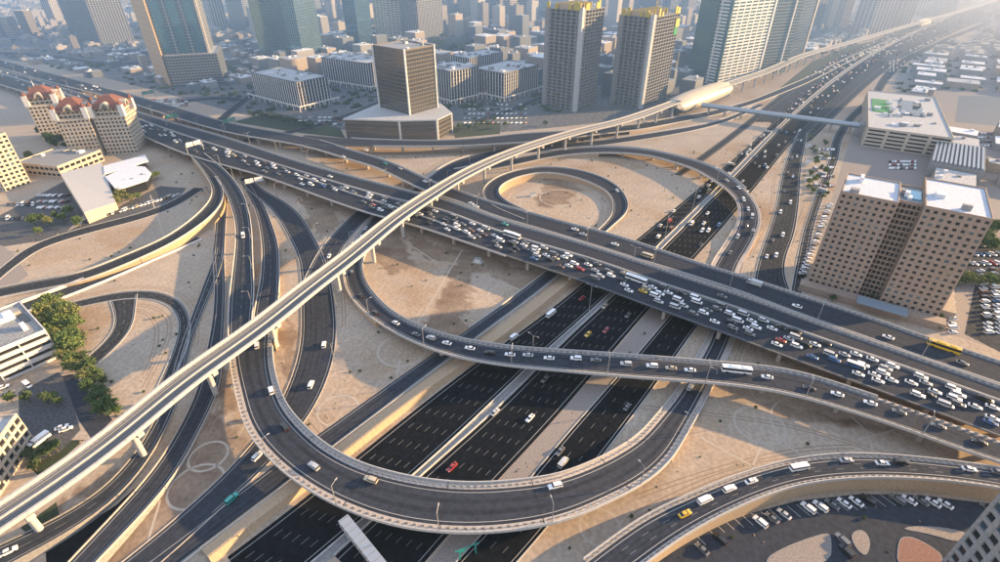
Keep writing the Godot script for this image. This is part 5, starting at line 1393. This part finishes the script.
func make_vehicles() -> void:
	var jg := "cars in the jam on the elevated carriageway"
	var lane_words := ["in the jam along the middle barrier", "in the jam, second lane from the barrier", "in the jam, third lane from the barrier", "in the jam, fourth lane from the barrier", "in the jam along the outer parapet"]
	car_at("c3", 512, 237, 8, "bus", "white", 1, "stuck among cars in the elevated jam, behind the loop", jg)
	car_at("c3", 636, 281, 8, "bus", "white", 1, "stuck in the elevated jam beside a yellow taxi", jg)
	car_at("c3", 643, 292, 8, "saloon", "yellow", 1, "taxi in the jam beside a long white bus", jg)
	car_at("c3", 855, 367, 8, "minibus", "blue", 1, "crawling in the jam near the fork of the narrow ramp", jg, "white")
	for l in 5:
		var o: float = [-0.74, -0.44, -0.14, 0.16, 0.46][l]
		traffic("c3", [o], 0.70, 0.995, [9.8, 9.4, 9.0, 9.6, 13.0][l], 1, lane_words[l] + " past the loop", jg, 0.45)
		traffic("c3", [o], 0.42, 0.70, [19.0, 18.0, 22.0, 34.0, 60.0][l], 1, lane_words[l] + " near the metro", jg, 0.5)
	traffic("c3", [-0.6, -0.2, 0.3], 0.05, 0.42, 46.0, 1, "driving on the elevated carriageway before the jam", "cars ahead of the jam", 0.6)
	car_at("c1", 943, 349, 8, "bus", "yellow", -1, "passing the hotel on the empty outer carriageway", "vehicles on the outer carriageway")
	for q in [[575, 229, "white"], [583, 234, "silver"], [615, 244, "white"], [797, 306, "white"], [888, 337, "white"], [343, 156, "white"], [366, 149.5, "white"], [385, 163, "teal"], [400, 168, "silver"], [425, 181, "white"], [471, 203, "white"], [476, 206, "white"]]: car_at("c1", q[0], q[1] + 1, 8, "saloon", q[2], -1, "on the long curving flyover carriageway", "vehicles on the outer carriageway")
	car_at("c1", 647, 257, 8, "minibus", "beige", -1, "on the flyover carriageway above the cloverleaf loop", "vehicles on the outer carriageway")
	car_at("c1", 754, 285, 8, "truck", "silver", -1, "on the flyover carriageway where the frontage road dips under", "vehicles on the outer carriageway")
	for q in [[505, 225, "teal"], [722, 297, "grey"], [962, 364, "grey"], [330, 177, "white"]]: car_at("c2", q[0], q[1], 8, "saloon", q[2], 1, "alone on the lightly used middle carriageway", "vehicles on the middle carriageway")
	# single file on the narrow ramp
	for q in [[352, 273], [360, 292], [375, 311], [396, 323], [416, 332], [431, 337], [447, 343], [470, 349], [490, 354], [510, 355.5], [528, 356], [549, 359], [576, 359.5], [596, 361], [626, 365], [652, 367], [671, 369], [690, 371]]: car_at("r14", q[0], q[1], 1.0 if q[1] < 290 else (5.0 if q[1] < 325 else 8.0), any_kind(), any_colour(), -1, "in the single file on the narrow curving ramp", "cars in single file on the narrow ramp")
	car_at("r14", 736, 372, 8, "bus", "white", -1, "leading the single file on the narrow curving ramp", "cars in single file on the narrow ramp")
	for q in [[767, 378, "white"], [809, 389, "black"], [837, 395, "white"], [870, 404, "white"], [899, 413, "grey"], [938, 427, "grey"], [979, 443, "black"]]: car_at("r14", q[0], q[1], 8, "saloon", q[2], -1, "spaced out where the narrow ramp leaves the elevated road", "cars where the narrow ramp begins")
	# spiral
	for q in [[555, 487, "white", 7.6], [371, 481, "beige", 8], [284, 426, "black", 8], [271, 391, "white", 6.5], [257, 347, "white", 5], [314, 467, "silver", 8]]: car_at("r67", q[0], q[1], q[3], "four_by_four", q[2], 1, "alone on the sunlit spiral ramp", "cars on the spiral ramp")
	for q in [[716, 168], [727, 181], [739, 188], [744, 199], [749, 207], [753, 214], [748, 222], [754, 228], [738, 236], [731, 250]]: car_at("r67", q[0], q[1], 6.5 if q[1] < 230 else 3.0, any_kind(), any_colour(), 1, "on the curve of the ramp over the upper motorway", "cars on the curve over the upper motorway")
	for q in [[311, 386, "white"], [324, 346, "white"], [232, 500, "teal"], [258, 457, "white"]]: car_at("r11", q[0], q[1], 0, "four_by_four", q[2], -1, "on the dark ramp passing below the spiral", "cars below the spiral ramp")
	for q in [[329, 257, "white"], [361, 238, "white"], [366, 229, "silver"]]: car_at("r15", q[0], q[1], 0, "saloon", q[2], 1, "on the slip road under the metro viaduct", "cars on the slip road")
	car_at("r13", 243, 236, 7, "van", "white", -1, "on the branch ramp up to the elevated road", "cars on branch ramps")
	car_at("r17", 9, 553, 3, "saloon", "white", -1, "on the dark ramp near the metro viaduct", "cars on branch ramps")
	car_at("r9", 617, 192, 1.5, "saloon", "white", -1, "on the cloverleaf loop ramp", "cars on branch ramps")
	# sunken motorway
	for q in [[551, 315, "minibus", "white"], [514, 338, "van", "white"], [582, 299, "saloon", "red"], [495, 413, "saloon", "silver"], [440, 350, "saloon", "grey"]]: car_at("szr_l", q[0], q[1], 0, q[2], q[3], 1, "on the dark lanes of the sunken motorway, towards the towers", "cars on the sunken motorway")
	for q in [[588, 335, "saloon", "yellow"], [606, 331, "saloon", "red"], [605, 307, "saloon", "beige"], [628, 316, "saloon", "grey"], [530, 419, "saloon", "white"], [452, 468, "saloon", "red"], [560, 452, "saloon", "grey"], [545, 380, "saloon", "grey"]]: car_at("szr_r", q[0], q[1], 0, q[2], q[3], -1, "on the dark lanes of the sunken motorway, away from the towers", "cars on the sunken motorway")
	for q in [[627, 408, "saloon", "grey"], [563, 464, "van", "silver"], [690, 388, "four_by_four", "white"]]: car_at("s1", q[0], q[1], 0, q[2], q[3], 1, "on the side road below the narrow ramp", "cars on the side road")
	traffic("szr_l", [-0.75, -0.45, -0.15, 0.15, 0.45, 0.75], frac_at("szr_l", 650, 240), frac_at("szr_l", 768, 128), 52.0, 1, "on the upper motorway between the loop and the station", "cars on the upper motorway", 0.5)
	traffic("szr_r", [-0.75, -0.45, -0.15, 0.15, 0.45, 0.75], frac_at("szr_r", 685, 245), frac_at("szr_r", 790, 128), 60.0, -1, "on the upper motorway between the loop and the station", "cars on the upper motorway", 0.5)
	traffic("r23", [-0.5, 0.2], 0.1, 0.95, 34.0, 1, "on the frontage road beside the hotel car park", "cars on the frontage road", 0.5)
	# curved ramp above the car park
	for q in [[685, 513, "saloon", "yellow"], [705, 500, "van", "white"], [729, 489, "four_by_four", "white"], [751, 481, "saloon", "white"], [846, 460, "saloon", "silver"], [882, 463, "saloon", "white"], [901, 462, "four_by_four", "black"], [969, 469, "saloon", "white"], [998, 472, "saloon", "grey"]]: car_at("r16", q[0], q[1] + 1, 7, q[2], q[3], 1, "on the curved ramp above the car park wall", "cars on the curved ramp")
	car_at("r16", 799, 469, 7, "minibus", "white", 1, "long on the curved ramp above the car park wall", "cars on the curved ramp")
	# parked below the retaining wall
	for q in [[702, 550], [720, 540], [760, 523], [772, 519], [784, 515], [808, 509], [820, 507.5], [832, 505.5], [844, 504], [856, 502.5], [868, 501], [897, 500.5], [909, 501], [921, 502], [933, 503.5], [945, 505], [988, 509]]: vehicle("saloon" if rng.randf() < 0.6 else "four_by_four", any_colour(), U(q[0], q[1]), Vector3(-0.55, 0, -0.8), "parked below the tan retaining wall", "cars parked below the retaining wall")
	for q in [[846, 552, "black"], [842, 541, "grey"]]: vehicle("four_by_four", q[2], U(q[0], q[1]), Vector3(-0.4, 0, -0.9), "stopped beside the paved island in the car park", "cars by the car park island")
	# yard by the hotel, rows of parked cars
	for r in 3:
		for i in 15: vehicle(any_kind(), "white" if rng.randf() < 0.6 else any_colour(), U([948, 981, 993][r] + (1.2 if r == 0 else 2.0) * (14 - i) * 0.28, 333 - i * (4.3 + 0.1 * r)), Vector3(1, 0, -0.1), "parked in the tight rows of the yard beside the hotel", "cars in the yard beside the hotel")
	for i in 24: vehicle(any_kind(), any_colour(), U(956 + (i % 8) * 6.0, 246 + int(i / 8) * 9), Vector3(0.6, 0, 0.8), "parked in the lot behind the hotel", "cars in the lot behind the hotel")
	for i in 22: vehicle(any_kind(), any_colour(), U(830 - i * 1.35, 205 + i * 3.4), Vector3(1, 0, -0.2), "parked along the lane at the hotel's flank", "cars along the hotel lane")
	# rows by the cream hall
	for i in 26: vehicle(any_kind(), any_colour(), U(78 + i * 4.0, 224 - i * 1.15), Vector3(0.4, 0, -0.9), "parked in the long row before the cream hall", "cars before the cream hall")
	for i in 12: vehicle(any_kind(), any_colour(), U(8 + (i % 6) * 5, 205 + int(i / 6) * 14), Vector3(0.5, 0, 0.9), "parked in the lot beside the pale apartment block", "cars beside the apartment block")
	vehicle("van", "white", U(28, 386), Vector3(0.8, 0, 0.5), "parked at the foot of the white banded office", "cars by the banded office")
	vehicle("truck", "white", U(40, 443), Vector3(-0.3, 0, 0.9), "standing in the small car park by the gridded office", "cars by the banded office")
	for q in [[3, 388], [8, 394], [62, 428], [66, 430]]: vehicle("saloon", any_colour(), U(q[0], q[1]), Vector3(0.8, 0, -0.5), "parked near the walled car park", "cars by the banded office")
	print("vehicles ", car_count)
	# far traffic and far parked cars, too small to count
	var proto := MB.new()
	hull(proto, [[-2.2, 0.8, 0.25, 0.75, 0.75], [-0.9, 0.88, 0.22, 0.93, 0.82], [-0.3, 0.85, 0.22, 1.4, 0.62], [1.0, 0.85, 0.22, 1.4, 0.62], [1.7, 0.88, 0.22, 0.96, 0.8], [2.2, 0.8, 0.3, 0.85, 0.72]])
	var mm := MultiMesh.new()
	mm.transform_format = MultiMesh.TRANSFORM_3D; mm.use_colors = true; mm.mesh = proto.mesh()
	var list := []
	for key in ["szr_l", "szr_r"]:
		var t: Track = tracks[key]
		var f0 := frac_at(key, 780, 120)
		for n in 240:
			var i := rng.randf_range(f0, 0.97) * (t.c.size() - 1)
			var d := t.dir(i)
			list.append(Transform3D(Basis(d.cross(Vector3.UP), Vector3.UP, -d), t.at(i, [-0.75, -0.45, -0.15, 0.15, 0.45, 0.75][rng.randi() % 6] * t.half(i), 0.02)))
	for key in ["col_l", "col_r", "r4b"]:
		var t: Track = tracks[key]
		for n in 70:
			var i := rng.randf_range(0.3 if key != "r4b" else 0.6, 0.97) * (t.c.size() - 1)
			var d := t.dir(i)
			list.append(Transform3D(Basis(d.cross(Vector3.UP), Vector3.UP, -d), t.at(i, [-0.5, 0.0, 0.5][rng.randi() % 3] * t.half(i), 0.02)))
	for key in ["c1", "c2"]:
		var t: Track = tracks[key]
		for n in 26:
			var i := rng.randf_range(0.02, 0.36) * (t.c.size() - 1)
			var d := t.dir(i)
			list.append(Transform3D(Basis(d.cross(Vector3.UP), Vector3.UP, -d), t.at(i, [-0.5, 0.0, 0.5][rng.randi() % 3] * t.half(i), 0.02)))
	for region in [[[820, 150], [835, 195], 60], [[890, 62], [945, 74], 90], [[890, 162], [918, 172], 30], [[966, 134], [998, 150], 40], [[150, 100], [190, 108], 40], [[300, 118], [350, 128], 30], [[465, 105], [530, 128], 70], [[40, 196], [70, 214], 30]]:
		for n in region[2]:
			var rows := maxi(2, int(sqrt(region[2] * 0.5)))
			var p := U(lerpf(region[0][0], region[1][0], (n % (region[2] / rows)) * float(rows) / region[2]), lerpf(region[0][1], region[1][1], (n / (region[2] / rows)) / float(rows)), 0.05)
			list.append(Transform3D(Basis(Vector3.UP, -0.66 + (PI if n % 2 else 0.0)), p))
	mm.instance_count = list.size()
	for i in list.size():
		mm.set_instance_transform(i, list[i])
		var c: Color = [Color(0.7, 0.7, 0.7), Color(0.7, 0.7, 0.69), Color(0.4, 0.41, 0.42), Color(0.1, 0.1, 0.11), Color(0.02, 0.02, 0.02), Color(0.2, 0.05, 0.04)][rng.randi() % 6]
		mm.set_instance_color(i, c)
	var mi := MultiMeshInstance3D.new()
	mi.multimesh = mm; mi.name = "distant_traffic"
	var pm := mat("car_far", Color(1, 1, 1), 0.4); pm.vertex_color_use_as_albedo = true
	mi.material_override = pm
	add_child(mi)
	tag(mi, "far cars on the upper motorway and in distant lots", "traffic")
	stuff(mi)

# ---------- street furniture, sand patterns, walls
func make_details() -> void:
	# barrier in the motorway median
	for key in [["szr_l", 1.0], ["szr_r", -1.0]]:
		var t: Track = tracks[key[0]]
		var o := MB.new()
		sweep(o, t, 0, int(t.c.size() * 0.75), key[1], 0.15 if key[1] > 0 else -0.45, 0.45 if key[1] > 0 else -0.15, -0.03, 0.85)
		tag(obj(o, "guard_rail", M["roof_pale"]), "pale guard rail along the %s edge of the motorway median" % ("loop-side" if key[1] > 0 else "hotel-side"), "guard rail", "median guard rails")
	var t0: Track = tracks["szr_l"]; var t1: Track = tracks["szr_r"]
	var md := MB.new()
	for i in int(mini(t0.c.size(), t1.c.size()) * 0.75):
		md.quad(t0.at(i, t0.w[i], 0.02), t1.at(i * (t1.c.size() - 1.0) / (t0.c.size() - 1.0), -t1.half(i), 0.02), t1.at((i + 1) * (t1.c.size() - 1.0) / (t0.c.size() - 1.0), -t1.half(i + 1), 0.02), t0.at(i + 1, t0.w[i + 1], 0.02))
	struct(obj(md, "median_strip", M["concrete_gray"]))
	# retaining wall between the loop's tail and the motorway
	var wt := track("wall", [[205, 562], [280, 503], [303, 486], [386, 420], [500, 337], [569, 281], [592, 262]], [[216, 562], [290, 503], [313, 486], [396, 420], [511, 337], [579, 281], [602, 262]], [[0, 0], [1, 0]], 12)
	var rw := MB.new()
	for i in wt.c.size() - 1:
		var a := wt.at(i, -7.5, 0.02); var b := wt.at(i + 1, -7.5, 0.02)
		var a1 := wt.at(i, -0.4, 3.0); var b1 := wt.at(i + 1, -0.4, 3.0)
		var a2 := wt.at(i, 0.5, 3.0); var b2 := wt.at(i + 1, 0.5, 3.0)
		var a3 := wt.at(i, 1.3, 0.0); var b3 := wt.at(i + 1, 1.3, 0.0)
		rw.quad(a, a1, b1, b); rw.quad(a1, a2, b2, b1); rw.quad(a2, a3, b3, b2)
	tag(obj(rw, "retaining_wall", M["concrete_tan"]), "long tan retaining wall between the motorway and the loop's tail", "wall")
	# paved strip between the motorway and the side road
	sheet("pavement", [[428, 562], [506, 472], [555, 419], [619, 346], [657, 300], [690, 266], [716, 270], [672, 314], [638, 352], [579, 419], [533, 472], [482, 534], [458, 557], [455, 562]], M["paving"], 0.012)
	sheet("pavement", [[520, 562], [552, 523], [607, 453], [633, 419], [678, 357], [702, 322], [712, 330], [700, 352], [676, 388], [657, 410], [624, 443], [600, 458], [560, 505], [530, 562]], M["paving"], 0.008)
	# city paving far and beside the hotel
	sheet("city_pavement", [[-60, 52], [60, 66], [160, 92], [240, 114], [300, 126], [345, 130], [460, 136], [560, 127], [640, 118], [700, 96], [760, 68], [850, 34], [930, 8], [1000, -20], [500, -22], [-60, -20]], M["city_ground"], 0.02)
	sheet("city_pavement", [[860, 300], [940, 330], [1060, 372], [1060, 40], [960, 40], [905, 66], [880, 100], [856, 124], [842, 165], [826, 220], [812, 270]], M["paving"], 0.006)
	sheet("road_apron", [[752, 122], [776, 98], [806, 68], [850, 49], [900, 32], [940, 17], [990, 2], [1010, 4], [985, 20], [945, 36], [905, 58], [880, 74], [862, 90], [842, 110], [812, 140], [798, 146], [785, 140], [770, 122]], M["asphalt_old"], 0.012)
	sheet("car_park", [[940, 240], [1040, 240], [1040, 280], [946, 280]], M["asphalt_old"], 0.03)
	sheet("car_park", [[975, 286], [1040, 286], [1040, 372], [965, 334]], M["asphalt_old"], 0.034)
	sheet("parking_slab", [[959, 96], [1010, 96], [1020, 128], [955, 122]], M["slate_wall"], 0.03)
	sheet("car_park", [[590, 590], [650, 562], [704, 531], [748, 514], [796, 501], [860, 494], [920, 495], [968, 501], [1010, 506], [1040, 600]], M["asphalt"], 0.008)
	island([[766, 566], [768, 556], [790, 545], [812, 537], [827, 533], [832, 537], [831, 566]], "paving")
	sheet("pavement", [[-12, 243], [3, 246], [14, 255], [28, 275], [12, 287], [-10, 288]], M["paving"], 0.02)
	island([[851, 534], [860, 529], [868, 534], [871, 545], [867, 556], [860, 553], [853, 543]], "paving")
	island([[897, 570], [898, 540], [906, 536], [918, 539], [932, 547], [944, 556], [940, 572]], "paving_pink")
	island([[900, 529], [915, 526], [940, 527], [962, 531], [972, 537], [958, 543], [930, 534]], "paving")
	var bay := MB.new()
	for i in 26:
		var p := U(706 + i * 9.5, 545 - 45 * sqrt(i / 26.0), 0.02); var q := p + Vector3(-2.6, 0, -4.2)
		var s := Vector3(0.1, 0, -0.05)
		bay.quad(p - s, p + s, q + s, q - s)
	struct(obj(bay, "bay_lines", M["line"]))
	# car park and lot surfaces on the other side
	sheet("car_park", [[0, 215], [70, 178], [84, 214], [60, 238], [20, 244], [-20, 250]], M["lot"], 0.01)
	sheet("car_park", [[74, 228], [118, 207], [160, 186], [186, 188], [176, 202], [120, 221], [40, 243]], M["lot"], 0.014)
	sheet("car_park", [[18, 392], [58, 372], [66, 380], [80, 430], [60, 452], [20, 470]], M["lot"], 0.012)
	sheet("side_road", [[62, 376], [72, 374], [100, 402], [112, 420], [92, 440], [78, 420]], M["asphalt"], 0.016)
	sheet("pit_shade_sheet", [[150, 474], [140, 486], [98, 534], [68, 566], [46, 566], [45, 546], [82, 527], [116, 505]], M["asphalt_new"], 0.012)  # flat near-black sheet; deep shade of a lower road painted as colour
	sheet("lawn", [[20, 528], [56, 502], [60, 520], [30, 536]], M["grass"], 0.01)
	sheet("lawn", [[24, 462], [60, 440], [84, 440], [40, 478]], M["grass"], 0.008)
	sheet("lawn", [[232, 122], [300, 133], [345, 138], [340, 128], [270, 112]], M["grass"], 0.028)
	sheet("lawn", [[452, 128], [478, 118], [500, 124], [500, 134], [455, 138]], M["grass"], 0.028)
	sheet("park_lawn", [[418, 60], [424, 38], [478, 38], [486, 58]], M["grass"], 0.03)
	sheet("verge", [[775, 92], [812, 62], [850, 46], [880, 40], [850, 62], [800, 88]], M["grass"], 0.03)
	# darker planted patches and rings drawn in the sand
	for q in [[208, 456, 18, 13, 0.0], [196, 486, 26, 22, 0.3], [370, 422, 0, 0, 0], [600, 527, 20, 14, 0], [505, 295, 17, 14, 0], [402, 350, 24, 15, 0], [560, 198, 20, 12, 0], [820, 430, 45, 20, 0], [560, 205, 40, 14, 0], [338, 410, 20, 12, 0], [760, 425, 24, 10, 0]]:
		if q[2] == 0: continue
		var mb := MB.new()
		var n := 48
		for i in n:
			var t := TAU * i / n; var u := TAU * (i + 1) / n
			var c := U(q[0], q[1], 0.016)
			var rx := (U(q[0] + q[2], q[1]) - U(q[0], q[1])).length(); 
			var a := Vector3(cos(t), 0, sin(t)); var b := Vector3(cos(u), 0, sin(u))
			mb.quad(c + a * (rx - 0.45), c + a * (rx + 0.45), c + b * (rx + 0.45), c + b * (rx - 0.45))
		struct(obj(mb, "sand_path", M["path"]), "pale ring path drawn in the sand")
	# tyre tracks and graded strips that follow the ramps
	for q in [["r67", -1.0, -5.0, 0.5, 0.62], ["r67", -1.0, -8.0, 0.48, 0.6], ["r67", 1.0, 4.5, 0.72, 0.98], ["r67", 1.0, 7.5, 0.74, 0.95], ["r9", -1.0, -4.0, 0.1, 0.34], ["r9", 1.0, 5.0, 0.05, 0.3], ["r9", 1.0, 9.0, 0.08, 0.28], ["r9", 1.0, 4.0, 0.38, 0.7], ["r9", 1.0, 7.0, 0.4, 0.66], ["r14", 1.0, 4.0, 0.4, 0.55], ["r14", -1.0, -5.0, 0.38, 0.52], ["r14", -1.0, -9.0, 0.4, 0.5], ["r14", 1.0, 9.0, 0.8, 0.98], ["r18", 1.0, 5.0, 0.3, 0.95], ["r18", 1.0, 9.0, 0.35, 0.9], ["r18", -1.0, -4.0, 0.1, 0.8], ["r11", 1.0, 4.0, 0.3, 0.65], ["r11", 1.0, 8.0, 0.35, 0.6], ["r21", -1.0, -5.0, 0.3, 0.95], ["r21", -1.0, -10.0, 0.35, 0.9], ["r16", -1.0, -5.0, 0.15, 0.8], ["r16", -1.0, -9.0, 0.2, 0.7], ["r23", -1.0, -4.0, 0.1, 0.9], ["r19", 1.0, 4.0, 0.5, 0.9]]:
		var t: Track = tracks[q[0]]
		var tm := MB.new()
		var k := t.c.size()
		for pair in [-0.8, 0.8]:
			for i in range(int(q[3] * k), int(q[4] * k)):
				var pp := []
				for e in [[i, -0.22], [i, 0.22], [i + 1, 0.22], [i + 1, -0.22]]:
					var wob := sin(e[0] * 0.21 + q[2]) * 0.9
					var g := t.at(e[0], q[1] * t.half(e[0]) + q[2] + wob + pair + e[1]); g.y = 0.005
					pp.append(g)
				tm.quad(pp[0], pp[1], pp[2], pp[3])
		stuff(obj(tm, "wheel_tracks", M["track_sand"]))
	for line in [[[436, 262], [400, 238]], [[462, 250], [417, 325]], [[700, 437], [756, 468]], [[761, 447], [752, 468]], [[160, 500], [148, 540], [145, 545]], [[400, 360], [397, 375]], [[858, 440], [895, 430]], [[150, 195], [165, 240]]]:
		var mb := MB.new()
		for i in line.size() - 1:
			var a := U(line[i][0], line[i][1], 0.02); var b := U(line[i + 1][0], line[i + 1][1], 0.02)
			var s := (b - a).normalized().cross(Vector3.UP) * 0.4
			mb.quad(a - s, a + s, b + s, b - s)
		struct(obj(mb, "sand_path", M["path"]), "straight pale path in the sand")
	# tunnel trench beside the slip ramp
	var tr := track("trench", [[22, 303], [85, 280], [140, 257], [194, 235]], [[28, 312], [107, 281], [155, 260], [201, 240]], [[0, 0], [1, 0]], 6)
	var tf := MB.new(); ribbon(tf, tr, 0, tr.c.size() - 1, -1, 0, 1, 0, 0.03)
	var ro := Node3D.new(); ro.name = numbered("trench_road"); add_child(ro); struct(ro)
	obj(tf, "road_surface", M["asphalt_old"], ro)
	for s in [-1.0, 1.0]:
		var tb := MB.new(); sweep(tb, tr, 0, tr.c.size() - 1, s, -0.5, 0.5, -0.02, 1.6 if s < 0 else 1.0); obj(tb, "trench_wall", M["white_paint"], ro)
	# barrier inside the crowded carriageway
	var bt := track("c3_barrier", [[296, 175], [360, 196.5], [412, 213], [462, 231]], [[299, 176.2], [363, 197.7], [415, 214.2], [465, 232.2]], [[0, 8], [1, 8]], 2)
	var bm := MB.new(); sweep(bm, bt, 0, bt.c.size() - 1, 0, -0.3, 0.3, 0.005, 0.9)
	tag(obj(bm, "lane_barrier", M["concrete_pale"]), "low concrete barrier dividing the crowded elevated carriageway near the metro", "barrier")
	make_lamps_and_signs()
func island(px: Array, m: String) -> void:      # kerbed island with rounded corners
	var raw := PackedVector2Array()
	for q in px:
		var w := U(q[0], q[1]); raw.append(Vector2(w.x, w.z))
	for n in 2:
		var o := PackedVector2Array()
		for i in raw.size():
			var e := raw[(i + 1) % raw.size()]
			o.append(raw[i].lerp(e, 0.25)); o.append(raw[i].lerp(e, 0.75))
		raw = o
	var root := Node3D.new(); root.name = numbered("paved_island"); add_child(root); struct(root, "kerbed paved island in the car park")
	var kb := MB.new(); kb.prism(raw, 0.0, 0.15); obj(kb, "kerb", M["concrete_gray"], root)
	var tb := MB.new(); tb.prism(Geometry2D.offset_polygon(raw, -0.3)[0], 0.1, 0.165); obj(tb, "paving", M[m], root)
func lamp(p: Vector3, h: float, turn: float, label: String, group: String, arms := 2) -> void:
	var o := thing("street_lamp", label, "street lamp", p, turn, group)
	if not vm_cache.has("lamp_pole"):
		var a := MB.new(); a.cyl(Vector3.ZERO, Vector3(0, 1, 0), 0.16, 0.16, 6); vm_cache["lamp_pole"] = a.mesh()
		var b := MB.new(); b.cyl(Vector3.ZERO, Vector3(2.2, 0.5, 0), 0.08, 0.06, 5); vm_cache["lamp_arm"] = b.mesh()
		var c := MB.new(); c.hexa([Vector3(2.0, 0.42, -0.2), Vector3(3.0, 0.5, -0.14), Vector3(3.0, 0.5, 0.14), Vector3(2.0, 0.42, 0.2)], [Vector3(2.0, 0.6, -0.16), Vector3(3.0, 0.6, -0.1), Vector3(3.0, 0.6, 0.1), Vector3(2.0, 0.6, 0.16)]); vm_cache["lamp_head"] = c.mesh()
	var pole := put(vm_cache["lamp_pole"], "pole", M["steel"], o)
	pole.scale = Vector3(1, h, 1)
	for s in arms:
		var ar := put(vm_cache["lamp_arm"], "arm", M["steel"], o); ar.position.y = h; ar.rotation.y = PI * s
		put(vm_cache["lamp_head"], "lamp_head", M["roof_pale"], ar)
func make_lamps_and_signs() -> void:
	for q in [["szr_l", 0.05, 0.72, 46.0, 1.0, 1.2, 18.0, "tall twin-arm lamp in the motorway median", "median lamps", 2], ["c2", 0.12, 0.98, 42.0, -1.0, -0.8, 11.0, "twin-arm lamp on the barrier between the elevated carriageways", "lamps between the elevated carriageways", 2], ["r67", 0.52, 0.98, 34.0, -1.0, -0.2, 10.0, "lamp on the outer parapet of the spiral ramp", "lamps on the spiral ramp", 1], ["r14", 0.44, 0.98, 40.0, 1.0, 0.2, 10.0, "lamp on the parapet of the narrow curving ramp", "lamps on the narrow ramp", 1], ["r13", 0.1, 0.9, 36.0, 1.0, 0.2, 10.0, "lamp on the branch ramp parapet", "lamps on branch ramps", 1], ["r11", 0.15, 0.8, 40.0, 1.0, 1.0, 10.0, "lamp beside the dark ramp below the spiral", "lamps beside the dark ramp", 1], ["r23", 0.1, 0.9, 40.0, 1.0, 1.0, 11.0, "lamp beside the frontage road near the hotel", "frontage road lamps", 1]]:
		var t: Track = tracks[q[0]]
		var s: float = q[1] * (t.c.size() - 1) * t.step
		while s < q[2] * (t.c.size() - 1) * t.step:
			var i := s / t.step
			var p := t.at(i, q[4] * t.half(i) + q[5])
			if q[0] in ["szr_l", "r11", "r23"]: p.y = 0.0
			var f := t.dir(i)
			var side := f.cross(Vector3.UP) * (1.0 if q[4] < 0 else -1.0)
			lamp(p, q[6], atan2(-side.z, side.x), q[7], q[8], q[9])
			s += q[3]
	# direction signs over the elevated roads
	for q in [[150, 99, "c1", "green direction sign over the flyover before the golden flanked tower", "green_sign", 8.0], [174, 124, "c2", "green direction sign over the middle carriageway", "green_sign", 8.0], [231, 128, "c1", "green direction sign over the flyover by the lawn", "green_sign", 8.0], [196, 152, "c3", "white-backed pair of sign boards where the branch ramp leaves", "roof_white", 8.0], [256, 189, "r12", "white-backed sign board at the mouth of the lower ramp", "roof_white", 0.1]]:
		var n := on_pixel(q[2], q[0], q[1], q[5])
		var d: Vector3 = n[1]
		var side := d.cross(Vector3.UP)
		var g := thing("direction_sign", q[3], "sign", n[0], atan2(-side.z, side.x))
		for s in [-1.0, 1.0]:
			put_box(g, "post", Vector3(s * 7 - 0.25, 0, -0.25), Vector3(s * 7 + 0.25, 7.6, 0.25), M["steel"])
			put_box(g, "board", Vector3(s * 3.4 - 3.0, 5.6, 0.3), Vector3(s * 3.4 + 3.0, 9.2, 0.5), M[q[4]])
		put_box(g, "beam", Vector3(-7, 6.6, -0.2), Vector3(7, 7.2, 0.28), M["steel"])
	for i in 9:
		var sc := thing("site_cabin", ["white", "grey", "blue"][i % 3] + " site cabin in the waste strip beside the frontage road", "cabin", U(808 + (i % 3) * 7, 148 + i * 5.5), 0.5 + i, "site cabins")
		put_box(sc, "housing", Vector3(-3, 0.2, -1.3), Vector3(3, 2.8, 1.3), M[["white_paint", "gray_wall", "blue_roof"][i % 3]])
		put_box(sc, "roof", Vector3(-3.1, 2.8, -1.4), Vector3(3.1, 2.95, 1.4), M["roof_pale"])
		put_box(sc, "door", Vector3(-0.5, 0.25, 1.3), Vector3(0.4, 2.3, 1.36), M["slate_wall"])
		put_box(sc, "skid", Vector3(-2.9, 0, -1.2), Vector3(2.9, 0.2, 1.2), M["steel"])
	# teal gantry at the lower edge
	var tg := thing("teal_gantry", "teal steel gantry at the edge of the side road below the spiral", "gantry", U(468, 556), 0.4)
	for s in [-1.0, 1.0]: put_box(tg, "post", Vector3(s * 2.6 - 0.2, 0, -0.2), Vector3(s * 2.6 + 0.2, 5, 0.2), M["teal_paint"])
	put_box(tg, "beam", Vector3(-4, 4.8, -0.15), Vector3(4, 5.1, 0.15), M["teal_paint"])
	put_box(tg, "panel", Vector3(-3.0, 3.6, 0.16), Vector3(-0.8, 4.8, 0.26), M["teal_paint"])
	# small utility boxes in the sand
	for q in [[533, 196, "by the ring path inside the loop"], [478, 262, "beside the soil patch under the elevated road"], [262, 418, "under the curve of the spiral"]]:
		var o := thing("utility_cabinet", "pale utility cabinet " + q[2], "cabinet", U(q[0], q[1]), rng.randf() * 3)
		put_box(o, "plinth", Vector3(-3, 0, -2), Vector3(3, 0.25, 2), M["concrete_pale"])
		put_box(o, "housing", Vector3(-1.8, 0.25, -1.2), Vector3(1.8, 2.4, 1.2), M["white_paint"])
		put_box(o, "lid", Vector3(-1.9, 2.4, -1.3), Vector3(1.9, 2.55, 1.3), M["roof_gray"])

func _ready() -> void:
	rng.seed = 20240
	make_camera_and_light()
	make_materials()
	make_ground()
	make_roads()
	make_metro()
	make_towers()
	make_hotel()
	make_left_side()
	make_right_side()
	make_station()
	make_city()
	make_details()
	make_plants()
	make_scatter()
	make_vehicles()
